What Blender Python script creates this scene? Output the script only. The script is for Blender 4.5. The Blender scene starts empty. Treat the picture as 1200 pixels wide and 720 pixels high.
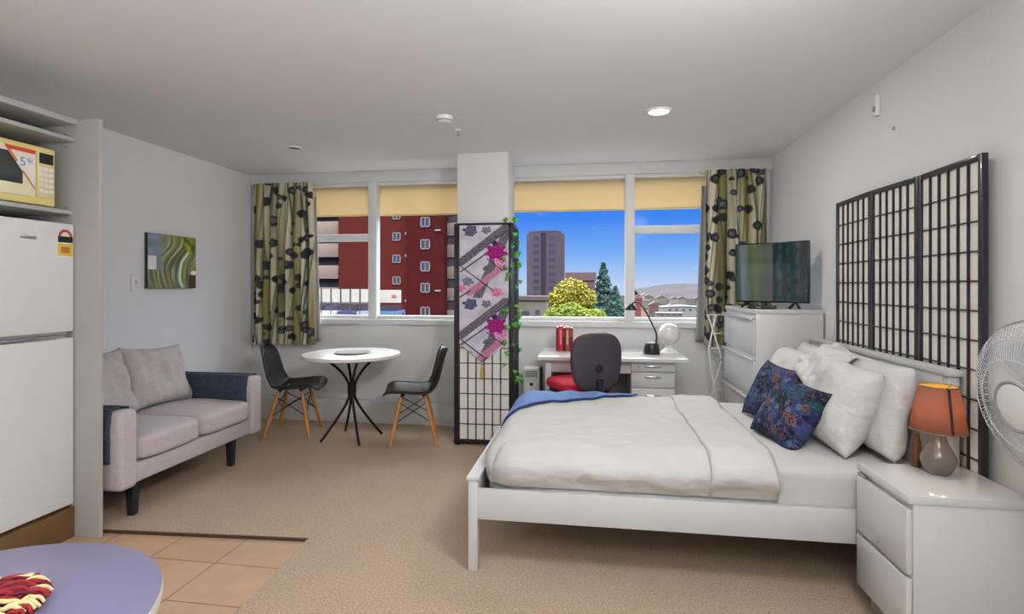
import bpy, bmesh, math, random
from mathutils import Vector, Matrix, noise
random.seed(7)
SC = bpy.context.scene
COL = SC.collection
PI = math.pi
V = Vector

# ------------------------------------------------------------------ materials
def lin(r, g, b):
    f = lambda c: (c / 255 / 12.92) if c / 255 <= .04045 else ((c / 255 + .055) / 1.055) ** 2.4
    return (f(r), f(g), f(b))

def mixc(a, b, t):
    t = max(0, min(1, t))
    return tuple(a[i] + (b[i] - a[i]) * t for i in range(3))

def base_mat(name):
    m = bpy.data.materials.new(name); m.use_nodes = True
    nt = m.node_tree; p = nt.nodes['Principled BSDF']
    return m, nt, p

def mat(name, rgb, rough=.5, metal=0., var=.06, scale=8., bump=0., bscale=60., spec=.5, coat=0., stretch=(1, 1, 1), bdist=.01, emit=None, estr=0):
    """Principled with a noise-driven colour variation and optional noise bump."""
    m, nt, p = base_mat(name)
    N, L = nt.nodes, nt.links
    tc = N.new('ShaderNodeTexCoord'); mp = N.new('ShaderNodeMapping'); mp.inputs['Scale'].default_value = stretch
    L.new(tc.outputs['Object'], mp.inputs['Vector'])
    nz = N.new('ShaderNodeTexNoise'); nz.inputs['Scale'].default_value = scale; nz.inputs['Detail'].default_value = 4
    L.new(mp.outputs[0], nz.inputs['Vector'])
    rp = N.new('ShaderNodeValToRGB'); c = lin(*rgb)
    rp.color_ramp.elements[0].position = .3; rp.color_ramp.elements[1].position = .7
    rp.color_ramp.elements[0].color = (*[x * (1 - var) for x in c], 1)
    rp.color_ramp.elements[1].color = (*[min(1, x * (1 + var)) for x in c], 1)
    L.new(nz.outputs['Fac'], rp.inputs[0]); L.new(rp.outputs[0], p.inputs['Base Color'])
    p.inputs['Roughness'].default_value = rough; p.inputs['Metallic'].default_value = metal
    p.inputs['Specular IOR Level'].default_value = spec; p.inputs['Coat Weight'].default_value = coat
    if bump:
        n2 = N.new('ShaderNodeTexNoise'); n2.inputs['Scale'].default_value = bscale; n2.inputs['Detail'].default_value = 3
        L.new(mp.outputs[0], n2.inputs['Vector'])
        b = N.new('ShaderNodeBump'); b.inputs['Strength'].default_value = bump; b.inputs['Distance'].default_value = bdist
        L.new(n2.outputs['Fac'], b.inputs['Height']); L.new(b.outputs[0], p.inputs['Normal'])
    if emit:
        p.inputs['Emission Color'].default_value = (*lin(*emit), 1); p.inputs['Emission Strength'].default_value = estr
    return m

def vmat(name, rough=.8, spec=.3, bump=0., bscale=80.):
    """Printed surface: colour from the mesh's own print attribute, broken up by a noise."""
    m, nt, p = base_mat(name); N, L = nt.nodes, nt.links
    a = N.new('ShaderNodeAttribute'); a.attribute_name = 'Col'
    nz = N.new('ShaderNodeTexNoise'); nz.inputs['Scale'].default_value = bscale
    tc = N.new('ShaderNodeTexCoord'); L.new(tc.outputs['Object'], nz.inputs['Vector'])
    mx = N.new('ShaderNodeMix'); mx.data_type = 'RGBA'; mx.blend_type = 'OVERLAY'; mx.inputs[0].default_value = .15
    L.new(a.outputs['Color'], mx.inputs[6]); L.new(nz.outputs['Fac'], mx.inputs[7]); L.new(mx.outputs[2], p.inputs['Base Color'])
    p.inputs['Roughness'].default_value = rough; p.inputs['Specular IOR Level'].default_value = spec
    if bump:
        b = N.new('ShaderNodeBump'); b.inputs['Strength'].default_value = bump; b.inputs['Distance'].default_value = .005
        L.new(nz.outputs['Fac'], b.inputs['Height']); L.new(b.outputs[0], p.inputs['Normal'])
    return m

def carpet_mat():
    m, nt, p = base_mat('carpet_pile'); N, L = nt.nodes, nt.links
    tc = N.new('ShaderNodeTexCoord')
    n1 = N.new('ShaderNodeTexNoise'); n1.inputs['Scale'].default_value = 120; n1.inputs['Detail'].default_value = 5; n1.inputs['Roughness'].default_value = .75
    n2 = N.new('ShaderNodeTexNoise'); n2.inputs['Scale'].default_value = 1.6; n2.inputs['Detail'].default_value = 4
    for n in (n1, n2): L.new(tc.outputs['Object'], n.inputs['Vector'])
    r1 = N.new('ShaderNodeValToRGB'); e = r1.color_ramp.elements
    e[0].position = .3; e[1].position = .68
    e[0].color = (*lin(150, 127, 107), 1); e[1].color = (*lin(218, 194, 170), 1)
    r2 = N.new('ShaderNodeValToRGB'); e = r2.color_ramp.elements
    e[0].position = .3; e[1].position = .7; e[0].color = (.9, .9, .9, 1); e[1].color = (1, 1, 1, 1)
    mx = N.new('ShaderNodeMix'); mx.data_type = 'RGBA'; mx.blend_type = 'MULTIPLY'; mx.inputs[0].default_value = 1
    L.new(n1.outputs['Fac'], r1.inputs[0]); L.new(n2.outputs['Fac'], r2.inputs[0])
    L.new(r1.outputs[0], mx.inputs[6]); L.new(r2.outputs[0], mx.inputs[7]); L.new(mx.outputs[2], p.inputs['Base Color'])
    p.inputs['Roughness'].default_value = 1; p.inputs['Specular IOR Level'].default_value = .1
    b = N.new('ShaderNodeBump'); b.inputs['Strength'].default_value = .8; b.inputs['Distance'].default_value = .008
    L.new(n1.outputs['Fac'], b.inputs['Height']); L.new(b.outputs[0], p.inputs['Normal'])
    return m

def tile_mat():
    m, nt, p = base_mat('terracotta_tile'); N, L = nt.nodes, nt.links
    tc = N.new('ShaderNodeTexCoord'); mp = N.new('ShaderNodeMapping'); mp.inputs['Location'].default_value = (.02, .12, 0)
    L.new(tc.outputs['Object'], mp.inputs['Vector'])
    br = N.new('ShaderNodeTexBrick'); br.offset = 0; br.squash = 1
    br.inputs['Scale'].default_value = 1; br.inputs['Brick Width'].default_value = .36; br.inputs['Row Height'].default_value = .31
    br.inputs['Mortar Size'].default_value = .004; br.inputs['Mortar Smooth'].default_value = .2
    br.inputs['Color1'].default_value = (*lin(200, 165, 135), 1); br.inputs['Color2'].default_value = (*lin(188, 157, 130), 1)
    br.inputs['Mortar'].default_value = (*lin(140, 110, 84), 1)
    L.new(mp.outputs[0], br.inputs['Vector'])
    nz = N.new('ShaderNodeTexNoise'); nz.inputs['Scale'].default_value = 7; nz.inputs['Detail'].default_value = 6
    L.new(tc.outputs['Object'], nz.inputs['Vector'])
    rp = N.new('ShaderNodeValToRGB'); rp.color_ramp.elements[0].color = (.8, .78, .76, 1); rp.color_ramp.elements[1].color = (1.1, 1.08, 1.05, 1)
    L.new(nz.outputs['Fac'], rp.inputs[0])
    mx = N.new('ShaderNodeMix'); mx.data_type = 'RGBA'; mx.blend_type = 'MULTIPLY'; mx.inputs[0].default_value = 1
    L.new(br.outputs['Color'], mx.inputs[6]); L.new(rp.outputs[0], mx.inputs[7]); L.new(mx.outputs[2], p.inputs['Base Color'])
    p.inputs['Roughness'].default_value = .45
    b = N.new('ShaderNodeBump'); b.inputs['Strength'].default_value = .4; b.inputs['Distance'].default_value = .003; b.invert = True
    L.new(br.outputs['Fac'], b.inputs['Height']); L.new(b.outputs[0], p.inputs['Normal'])
    return m

def brick_mat():
    m, nt, p = base_mat('red_brick'); N, L = nt.nodes, nt.links
    tc = N.new('ShaderNodeTexCoord'); mp = N.new('ShaderNodeMapping'); mp.inputs['Rotation'].default_value = (PI / 2, 0, 0)
    L.new(tc.outputs['Object'], mp.inputs['Vector'])
    br = N.new('ShaderNodeTexBrick'); br.inputs['Scale'].default_value = 1; br.inputs['Brick Width'].default_value = .9; br.inputs['Row Height'].default_value = .35
    br.inputs['Mortar Size'].default_value = .03
    br.inputs['Color1'].default_value = (*lin(74, 25, 19), 1); br.inputs['Color2'].default_value = (*lin(66, 22, 18), 1); br.inputs['Mortar'].default_value = (*lin(66, 28, 24), 1); p.inputs['Specular IOR Level'].default_value = .1
    L.new(mp.outputs[0], br.inputs['Vector']); L.new(br.outputs['Color'], p.inputs['Base Color'])
    p.inputs['Roughness'].default_value = .9
    return m

def glass_mat(name='window_glass', refl=.05):
    m = bpy.data.materials.new(name); m.use_nodes = True; nt = m.node_tree; N, L = nt.nodes, nt.links
    N.clear(); o = N.new('ShaderNodeOutputMaterial'); mx = N.new('ShaderNodeMixShader')
    t = N.new('ShaderNodeBsdfTransparent'); t.inputs[0].default_value = (.97, .98, .98, 1)
    g = N.new('ShaderNodeBsdfGlossy'); g.inputs['Roughness'].default_value = .08
    mx.inputs[0].default_value = refl
    L.new(t.outputs[0], mx.inputs[1]); L.new(g.outputs[0], mx.inputs[2]); L.new(mx.outputs[0], o.inputs[0])
    return m

def cloth_translucent(name, rgb, trgb, fac, bump=.2, bscale=300):
    m = bpy.data.materials.new(name); m.use_nodes = True; nt = m.node_tree; N, L = nt.nodes, nt.links
    N.clear(); o = N.new('ShaderNodeOutputMaterial'); mx = N.new('ShaderNodeMixShader')
    d = N.new('ShaderNodeBsdfDiffuse'); d.inputs[0].default_value = (*lin(*rgb), 1)
    t = N.new('ShaderNodeBsdfTranslucent'); t.inputs[0].default_value = (*lin(*trgb), 1)
    nz = N.new('ShaderNodeTexNoise'); nz.inputs['Scale'].default_value = bscale
    tc = N.new('ShaderNodeTexCoord'); L.new(tc.outputs['Object'], nz.inputs['Vector'])
    b = N.new('ShaderNodeBump'); b.inputs['Strength'].default_value = bump; b.inputs['Distance'].default_value = .002
    L.new(nz.outputs['Fac'], b.inputs['Height'])
    for s in (d, t): L.new(b.outputs[0], s.inputs['Normal'])
    mx.inputs[0].default_value = fac
    L.new(d.outputs[0], mx.inputs[1]); L.new(t.outputs[0], mx.inputs[2]); L.new(mx.outputs[0], o.inputs[0])
    return m

M = {}
M['wall'] = mat('wall_paint', (222, 222, 222), .85, var=.015, scale=3, bump=.05, bscale=120)
M['ceiling'] = mat('ceiling_paint', (226, 226, 226), .9, var=.012, scale=2)
M['trimw'] = mat('white_trim_paint', (212, 212, 210), .55, var=.02)
M['frame'] = mat('window_frame_paint', (222, 222, 220), .45, var=.02)
M['carpet'] = carpet_mat()
M['tile'] = tile_mat()
M['glass'] = glass_mat(refl=.001)
M['white'] = mat('white_lacquer', (200, 200, 199), .3, var=.015, coat=.15)
M['whiteg'] = mat('white_gloss_foil', (202, 201, 200), .16, var=.012, coat=.3)
M['fridge'] = mat('fridge_enamel', (218, 219, 218), .3, var=.01)
M['plastic'] = mat('white_plastic', (225, 225, 222), .4, var=.02)
M['greyp'] = mat('grey_plastic', (150, 150, 150), .45, var=.04)
M['cab'] = mat('cabinet_board', (176, 174, 171), .5, var=.025)
M['plinth'] = mat('brown_plinth_tile', (112, 84, 50), .5, var=.12)
M['black'] = mat('black_plastic', (24, 24, 26), .38, var=.15)
M['blackm'] = mat('black_metal', (20, 20, 22), .4, metal=.3, var=.1)
M['lacq'] = mat('black_lacquer', (30, 26, 34), .3, var=.15, coat=.2)
M['chrome'] = mat('chrome', (200, 200, 200), .2, metal=1, var=.02)
M['paper'] = cloth_translucent('screen_paper', (236, 233, 226), (220, 215, 205), .08)
M['wood'] = mat('beech_wood', (196, 134, 70), .45, var=.18, scale=14, stretch=(1, 1, .15))
M['sofa'] = mat('sofa_linen', (188, 178, 180), .95, var=.05, scale=60, bump=.3, bscale=320, spec=.15)
M['sofab'] = mat('sofa_back_linen', (184, 175, 173), .95, var=.06, scale=40, bump=.3, bscale=320, spec=.15)
M['navy'] = mat('quilted_navy_cloth', (66, 72, 86), .95, var=.25, scale=70, bump=.6, bscale=90, spec=.15)
M['sleg'] = mat('dark_sofa_leg', (32, 36, 44), .4, var=.1)
M['bedw'] = mat('bed_white_paint', (198, 198, 197), .4, var=.02)
M['linen'] = mat('white_cotton', (194, 191, 188), .95, var=.025, scale=5, bump=.12, bscale=220, spec=.15)
M['duvet'] = mat('duvet_cotton', (194, 191, 188), .95, var=.02, scale=5, bump=.32, bscale=5.5, bdist=.06, stretch=(1, 1.6, 2.2), spec=.15)
M['pillow'] = mat('pillow_cotton', (206, 204, 201), .95, var=.02, scale=6, bump=.5, bscale=9, bdist=.03, stretch=(1, 1.8, 1), spec=.15)
M['throw'] = mat('blue_blanket', (116, 146, 196), .95, var=.1, scale=40, bump=.4, bscale=260, spec=.2)
M['throwd'] = mat('blue_blanket_hem', (40, 62, 112), .95, var=.1, scale=40)
M['red'] = mat('red_upholstery', (190, 20, 48), .85, var=.1, scale=40, bump=.3, bscale=300)
M['charc'] = mat('charcoal_shell', (58, 54, 60), .6, var=.08, scale=30, bump=.15, bscale=200)
M['rim'] = mat('dark_red_piping', (120, 30, 60), .7)
M['lilac'] = mat('lilac_laminate', (126, 120, 150), .28, var=.03, coat=.2)
M['edge'] = mat('cream_edging', (216, 208, 198), .5)
M['ttop'] = mat('white_tabletop', (226, 225, 222), .3, var=.02)
M['ceram'] = mat('taupe_ceramic', (112, 100, 92), .16, var=.08, coat=.4)
M['screen'] = mat('tv_bezel', (16, 16, 18), .25, var=.1)
M['vc'] = vmat('printed_cloth', bump=.25, bscale=250)
M['vcs'] = vmat('printed_canvas', .6, bump=.2, bscale=120)
M['grille'] = mat('fan_wire', (205, 206, 207), .35, var=.02)
M['leaf'] = mat('ivy_leaf', (92, 166, 66), .55, var=.3, scale=20)
M['stem'] = mat('green_stem', (60, 90, 45), .7)
M['cream'] = mat('cream_enamel', (226, 206, 132), .4, var=.05)

# ------------------------------------------------------------------ mesh builder
class MB:
    def __init__(s):
        s.bm = bmesh.new(); s.cl = None
    def _col(s):
        if s.cl is None: s.cl = s.bm.verts.layers.float_color.new('Col')
        return s.cl
    def box(s, x0, x1, y0, y1, z0, z1, bev=0., seg=2, T=None, taper=None):
        r = bmesh.ops.create_cube(s.bm, size=1); vs = r['verts']
        for v in vs:
            up = v.co.z > 0
            k = taper if (taper and not up) else 1
            v.co = V(((x0 + x1) / 2 + v.co.x * (x1 - x0) * k, (y0 + y1) / 2 + v.co.y * (y1 - y0) * k, (z0 + z1) / 2 + v.co.z * (z1 - z0)))
        if bev:
            es = list({e for v in vs for e in v.link_edges})
            r = bmesh.ops.bevel(s.bm, geom=es, offset=bev, segments=seg, affect='EDGES', profile=.5)
            vs = list({v for f in r['faces'] for v in f.verts} | {v for v in vs if v.is_valid})
        if T: bmesh.ops.transform(s.bm, matrix=T, verts=[v for v in vs if v.is_valid])
        return s
    def tube(s, pts, r, n=8, closed=False, flat=1.):
        pts = [V(p) for p in pts]; k = len(pts)
        rs = r if isinstance(r, (list, tuple)) else [r] * k
        up = None; rings = []
        for i, p in enumerate(pts):
            a = pts[(i - 1) % k] if (closed or i) else p
            b = pts[(i + 1) % k] if (closed or i < k - 1) else p
            t = (b - a).normalized()
            if up is None:
                up = t.orthogonal().normalized()
            up = (up - t * up.dot(t)).normalized(); w = t.cross(up)
            rings.append([s.bm.verts.new(p + (up * math.cos(q) * flat + w * math.sin(q)) * rs[i]) for q in (2 * PI * j / n for j in range(n))])
        for i in range(k if closed else k - 1):
            A, B = rings[i], rings[(i + 1) % k]
            for j in range(n): s.bm.faces.new((A[j], A[(j + 1) % n], B[(j + 1) % n], B[j]))
        if not closed:
            s.bm.faces.new(rings[0][::-1]); s.bm.faces.new(rings[-1])
        return s
    def lathe(s, prof, c=(0, 0, 0), n=40, T=None, closed=False):
        c = V(c); rings = []; new = []
        for r, z in prof:
            if r < 1e-5:
                v = s.bm.verts.new(c + V((0, 0, z))); rings.append([v]); new.append(v)
            else:
                g = [s.bm.verts.new(c + V((r * math.cos(2 * PI * j / n), r * math.sin(2 * PI * j / n), z))) for j in range(n)]
                rings.append(g); new += g
        for a, b in zip(rings, rings[1:] + ([rings[0]] if closed else [])):
            for j in range(n):
                q = [a[j % len(a)], a[(j + 1) % len(a)], b[(j + 1) % len(b)], b[j % len(b)]]
                q = list(dict.fromkeys(q))
                if len(q) > 2: s.bm.faces.new(q)
        if T: bmesh.ops.transform(s.bm, matrix=T, verts=new)
        return s
    def grid(s, fn, nu, nv, col=None, closeu=False):
        L = s._col() if col else None; vs = []
        for i in range(nu + (0 if closeu else 1)):
            row = []
            for j in range(nv + 1):
                v = s.bm.verts.new(fn(i / nu, j / nv))
                if L: v[L] = (*col(i / nu, j / nv), 1)
                row.append(v)
            vs.append(row)
        k = len(vs)
        for i in range(nu):
            for j in range(nv):
                s.bm.faces.new((vs[i][j], vs[(i + 1) % k][j], vs[(i + 1) % k][j + 1], vs[i][j + 1]))
        return s
    def prism(s, pts, z0, z1, T=None):
        a = [s.bm.verts.new((x, y, z0)) for x, y in pts]; b = [s.bm.verts.new((x, y, z1)) for x, y in pts]
        s.bm.faces.new(a[::-1]); s.bm.faces.new(b); n = len(pts)
        for i in range(n): s.bm.faces.new((a[i], a[(i + 1) % n], b[(i + 1) % n], b[i]))
        if T: bmesh.ops.transform(s.bm, matrix=T, verts=a + b)
        return s
    def ball(s, c, r, sc=(1, 1, 1), u=20, v=12):
        q = bmesh.ops.create_uvsphere(s.bm, u_segments=u, v_segments=v, radius=r)['verts']
        for x in q: x.co = V((x.co.x * sc[0], x.co.y * sc[1], x.co.z * sc[2])) + V(c)
        return s
    def soft(s, size, k=7, n=12, c=(0, 0, 0), wr=0., wf=4., seed=0, bulge=0., T=None):
        """cushion block: subdivided cube pushed to a super-ellipsoid, with creases"""
        bm2 = bmesh.new(); bmesh.ops.create_cube(bm2, size=2)
        bmesh.ops.subdivide_edges(bm2, edges=bm2.edges[:], cuts=n, use_grid_fill=True)
        mp = {}
        for v in bm2.verts:
            p = v.co; nrm = (abs(p.x) ** k + abs(p.y) ** k + abs(p.z) ** k) ** (1 / k)
            q = p / nrm
            w = V((q.x * size[0] / 2, q.y * size[1] / 2, q.z * size[2] / 2))
            if bulge: w.z += bulge * (1 - q.x ** 2) * (1 - q.y ** 2) * (1 if q.z > 0 else -.3)
            if wr:
                d = noise.noise(w * wf + V((seed * 7.1, seed * 3.3, 0))) + .5 * noise.noise(w * wf * 2.7 + V((seed, 0, 5)))
                w += V((q.x, q.y, q.z)).normalized() * d * wr
            w += V(c)
            if T: w = T @ w
            mp[v.index] = s.bm.verts.new(w)
        for f in bm2.faces: s.bm.faces.new([mp[v.index] for v in f.verts])
        bm2.free(); return s
    def build(s, name, m, parent=None, angle=38, smooth=True):
        bmesh.ops.recalc_face_normals(s.bm, faces=s.bm.faces[:])
        me = bpy.data.meshes.new(name); s.bm.to_mesh(me); s.bm.free()
        if smooth:
            me.polygons.foreach_set('use_smooth', [True] * len(me.polygons))
            me.set_sharp_from_angle(angle=math.radians(angle))
        o = bpy.data.objects.new(name, me); COL.objects.link(o)
        me.materials.append(m)
        if parent is not None: setparent(o, parent)
        return o

def setparent(o, p):
    o.parent = p
    w = p; mat_ = Matrix()
    chain = []
    while w is not None: chain.append(w); w = w.parent
    for w in reversed(chain): mat_ = mat_ @ w.matrix_parent_inverse @ Matrix.LocRotScale(w.location, w.rotation_euler, w.scale)
    o.matrix_parent_inverse = mat_.inverted()       # child meshes are written in world coordinates

def tag(o, label, cat, group=None, kind=None):
    o['label'] = label; o['category'] = cat
    if group: o['group'] = group
    if kind: o['kind'] = kind
    return o

def thing(name, loc, label, cat, group=None, rz=0):
    o = bpy.data.objects.new(name, None); COL.objects.link(o)
    o.location = loc; o.rotation_euler = (0, 0, rz); o.empty_display_size = .1
    return tag(o, label, cat, group)

def struct(o):
    o['kind'] = 'structure'; return o

def local_child(o, p):
    """child written in the thing's own coordinates"""
    o.parent = p; o.matrix_parent_inverse = Matrix(); return o

def copy_tree(o, parent=None):
    c = o.copy(); COL.objects.link(c)
    if parent is not None: c.parent = parent
    for ch in list(o.children): copy_tree(ch, c)
    return c

def curve_pts(ctrl, n=24):
    """Catmull-Rom through the control points"""
    P = [V(p) for p in ctrl]; P = [P[0] * 2 - P[1]] + P + [P[-1] * 2 - P[-2]]; out = []
    seg = len(P) - 3
    for i in range(n + 1):
        t = i / n * seg; k = min(int(t), seg - 1); t -= k
        a, b, c, d = P[k:k + 4]
        out.append(.5 * ((2 * b) + (c - a) * t + (2 * a - 5 * b + 4 * c - d) * t * t + (3 * b - a - 3 * c + d) * t ** 3))
    return out

# ------------------------------------------------------------------ room shell
XL, XR, YB, YF, H = -3.47, 1.56, 5.05, -2.6, 2.47
FT = -.012                                                        # tile level; carpet top is 0
struct(MB().box(XL - .15, XR + .15, YF - .15, YB + .2, -.2, FT).build('floor', M['tile']))
cp = [(XL, 2.515), (-1.494, 2.64), (-1.46, 2.2), (-1.42, 1.6), (-1.30, YF), (XR, YF), (XR, YB), (XL, YB)]
struct(MB().prism(cp, FT, 0).build('floor_carpet', M['carpet']))
struct(MB().box(XL - .15, XR + .15, YF - .15, YB + .2, H, H + .15).build('ceiling', M['ceiling']))
struct(MB().box(XL - .15, XL, YF - .15, YB + .2, -.2, H).build('wall_left', M['wall']))
struct(MB().box(XR, XR + .15, YF - .15, YB + .2, -.2, H).build('wall_right', M['wall']))
struct(MB().box(XL, XR, YF - .15, YF, -.2, H).build('wall_front', M['wall']))
struct(MB().prism([(XL, 2.503), (-1.490, 2.629), (-1.490, 2.641), (XL, 2.515)], FT, .003).build('trim_4', mat('dark_carpet_bar', (74, 54, 38), .6)))
W1, W2, SZ, WT = (-3.12, -.98), (-.80, 1.33), 1.01, 2.37
b = MB()
b.box(XL, XR, YB, YB + .2, -.2, SZ); b.box(XL, XR, YB, YB + .2, WT, H)
b.box(XL, W1[0], YB, YB + .2, SZ, WT); b.box(W1[1], W2[0], YB, YB + .2, SZ, WT); b.box(W2[1], XR, YB, YB + .2, SZ, WT)
struct(b.build('wall_back', M['wall']))
struct(MB().box(XL, XR, YB - .10, YB, 0, .215, .006).build('baseboard_back', M['trimw']))
struct(MB().box(XL, XR, YB - .045, YB, WT - .005, H, .004).build('trim_1', M['trimw']))          # curtain pelmet band
struct(MB().box(W1[0] - .3, W1[1] + .1, YB - .05, YB + .1, SZ - .055, SZ, .006).build('trim_2', M['trimw']))
struct(MB().box(W2[0] - .08, W2[1] + .2, YB - .05, YB + .1, SZ - .055, SZ, .006).build('trim_3', M['trimw']))
struct(MB().box(XL, XL + .015, 2.56, YB - .1, 0, .12, .003).build('baseboard_left', M['trimw']))
struct(MB().box(XR - .012, XR, YF, 2.0, 0, .1, .003).build('baseboard_right', M['trimw']))
struct(MB().box(-1.145, -.705, 4.45, 4.79, 0, H, .004).build('column', M['wall']))

def window(name, x0, x1, mull, tx0, tx1, tz):
    e = bpy.data.objects.new(name, None); COL.objects.link(e); e.location = ((x0 + x1) / 2, YB + .04, SZ); struct(e)
    f = MB(); y0, y1 = YB + .005, YB + .07
    f.box(x0, x1, y0, y1, SZ, SZ + .035, .004); f.box(x0, x1, y0, y1, WT - .03, WT, .004)
    f.box(x0, x0 + .05, y0, y1, SZ, WT, .004); f.box(x1 - .05, x1, y0, y1, SZ, WT, .004)
    f.box(mull - .043, mull + .043, YB - .03, y1, SZ, WT, .006)
    f.box(tx0, tx1, y0 - .012, y1, tz - .035, tz + .035, .005)
    o = f.build('window_frame', M['frame'], e)
    for a, c, z0, z1 in ((x0, mull, SZ, tz) if tx0 == x0 else (x0, mull, SZ, WT), (mull, x1, SZ, tz) if tx1 == x1 else (mull, x1, SZ, WT), (tx0, tx1, tz, WT)):
        MB().box(a + .02, c - .02, YB + .045, YB + .049, z0 + .01, z1 - .01).build('window_pane', M['glass'], e)
    return e
window('window_1', *W1, -2.157, W1[0], -2.157, 1.82)
window('window_2', *W2, .337, .337, W2[1], 1.856)

# beige roller blinds outside the panes, one per bay
M['blind'] = cloth_translucent('beige_blind_cloth', (242, 226, 190), (240, 220, 180), .42, .1)
for (x0, x1, zb, lab) in ((W1[0] + .02, -2.165, 2.055, 'beige blind at the top of the narrow window bay beside the left curtain'),
                          (-2.15, W1[1] - .02, 2.05, 'beige blind at the top of the window bay above the round dining table'),
                          (W2[0] + .02, .33, 2.06, 'beige blind at the top of the wide window bay showing the tower'),
                          (.345, W2[1] - .02, 2.06, 'beige blind at the top of the window bay beside the right curtain')):
    t = thing('roller_blind', ((x0 + x1) / 2, YB + .1, WT), lab, 'blind', 'beige blinds across the window tops')
    MB().box(x0, x1, YB + .100, YB + .103, zb, WT + .0).build('blind_cloth', M['blind'], t)
    MB().tube([(x0, YB + .1015, zb), (x1, YB + .1015, zb)], .008, 10).build('bottom_bar', M['cream'], t)
    MB().tube([(x0, YB + .125, WT - .025), (x1, YB + .125, WT - .025)], .022, 14).build('roller', M['cream'], t)

# ------------------------------------------------------------------ curtains
def curtain(name, x0, x1, zb, zt, folds, seed, label, lining, edge):
    rnd = random.Random(seed); W = (x1 - x0) * 1.12; HH = zt - zb
    t = thing(name, ((x0 + x1) / 2, YB - .1, zb), label, 'curtain', 'patterned curtains')
    dots = []
    for i in range(92):
        dots.append((rnd.uniform(0, W), rnd.uniform(0, HH), rnd.uniform(.016, .044), rnd.random()))
    stems = [(rnd.uniform(0, W), rnd.uniform(.003, .010)) for _ in range(30)]
    ph = [rnd.uniform(-.5, .5) for _ in range(folds + 2)]
    def pos(u, v):
        q = u * folds; k = int(min(q, folds - 1)); amp = .03 * (.55 + .45 * (1 - v)) * (1 + .35 * ph[k])
        x = x0 + (x1 - x0) * (u + .012 * math.sin(2 * PI * q * 1.0 + 1)) + .03 * (1 - v) * (u - .5)
        x += .012 * noise.noise(V((u * 6, v * 2.5, seed)))
        y = YB - .105 + amp * math.sin(2 * PI * q + .8 * noise.noise(V((u * 3, v * 1.5, seed + 3)))) + .012 * noise.noise(V((u * 9, v * 4, seed)))
        return V((x, y, zb + HH * v + (.012 * math.sin(2 * PI * q) * (1 - v) if v < .05 else 0)))
    cr, ol, dk, gy = lin(214, 208, 182), lin(142, 134, 80), lin(52, 52, 57), lin(112, 116, 118)
    def col(u, v):
        x = u * W; z = v * HH
        n = noise.noise(V((x * 9, z * .5, seed))) + .3 * noise.noise(V((x * 30, z * 1.2, seed)))
        c = mixc(cr, ol, .4 + 1.5 * n); c = mixc(c, lin(84, 80, 66), max(0, noise.noise(V((x * 34, z * .8, seed + 8))) - .12) * 1.8)
        for sx, sw in stems:
            d = abs(x - sx - .03 * math.sin(z * 3 + sx * 40))
            if d < sw: c = mixc(lin(92, 92, 70), c, d / sw)
        for dx, dz, r, k in dots:
            d = math.hypot(x - dx, z - dz)
            if d < r:
                c = dk if (d / r) > .55 or k < .55 else mixc(dk, gy, .7 + .5 * math.sin(30 * math.atan2(z - dz, x - dx)))
            elif d < r * 1.12: c = mixc(dk, c, (d / r - 1) / .12)
        return c
    m = MB().grid(pos, folds * 26, 190, col)
    o = m.build('curtain_cloth', M['vc'], t, angle=180)
    so = o.modifiers.new('thickness', 'SOLIDIFY'); so.thickness = .004
    MB().tube([(x0 - .03, YB - .07, zt - .005), (x1 + .03, YB - .07, zt - .005)], .012, 10).build('curtain_rail', M['trimw'], t)
    if lining:
        lx = x1 if edge > 0 else x0
        def lp(u, v):
            return V((lx + edge * (-.02 + .10 * u) * (1 - .65 * v), YB - .075 + .012 * math.sin(u * 5), zb + .02 + (HH * .9) * v))
        l = MB().grid(lp, 10, 30).build('curtain_lining', lining, t, angle=180)
        l['label'] = 'pale lining edge'
        l.modifiers.new('thickness', 'SOLIDIFY').thickness = .003
    return t
curtain('curtain', -3.385, -2.745, .765, 2.365, 8, 4, 'floral green and cream curtain with dark round leaves in the left corner by the sofa', M['linen'], 1)
curtain('curtain', .985, 1.485, .82, 2.365, 6, 9, 'floral green and cream curtain hanging behind the television and white chest', M['greyp'], -1)

# ------------------------------------------------------------------ ceiling fittings and wall fittings
def downlight(x, y, r, lit, label, nm='downlight'):
    t = thing(nm, (x, y, H), label, 'ceiling light')
    MB().lathe([(r * .78, H - .004), (r * .8, H - .010), (r * .95, H - .009), (r, H - .002), (r, H)], (x, y, 0), 40).build('trim_ring', M['plastic'], t)
    MB().lathe([(0, H - .004), (r * .79, H - .004), (r * .79, H), (0, H)], (x, y, 0), 40).build('diffuser', lit, t)
    return t
lit = mat('lit_diffuser', (255, 250, 240), .5, emit=(255, 250, 240), estr=2.2)
dim = mat('unlit_lens', (110, 108, 104), .3)
downlight(.421, 3.559, .083, lit, 'lit round downlight in the ceiling above the bed')
downlight(-2.413, 4.058, .06, dim, 'small unlit recessed downlight in the ceiling over the left corner')
t = thing('smoke_detector', (-.981, 3.471, H), 'white round smoke detector on the ceiling in front of the column', 'smoke detector')
MB().lathe([(0, H - .042), (.035, H - .042), (.042, H - .036), (.052, H - .03), (.056, H - .012), (.058, H), (0, H)], (-.981, 3.471, 0), 36).build('housing', M['plastic'], t)
MB().lathe([(.043, H - .034), (.055, H - .029), (.054, H - .024), (.043, H - .027)], (-.981, 3.471, 0), 36, closed=True).build('vent_ring', M['greyp'], t)
t = thing('sprinkler_head', (-.964, 3.77, H), 'tiny metal sprinkler head on the ceiling just before the column', 'sprinkler')
MB().lathe([(0, H - .012), (.022, H - .008), (.024, H), (0, H)], (-.964, 3.77, 0), 20).build('flange', M['plastic'], t)
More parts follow.
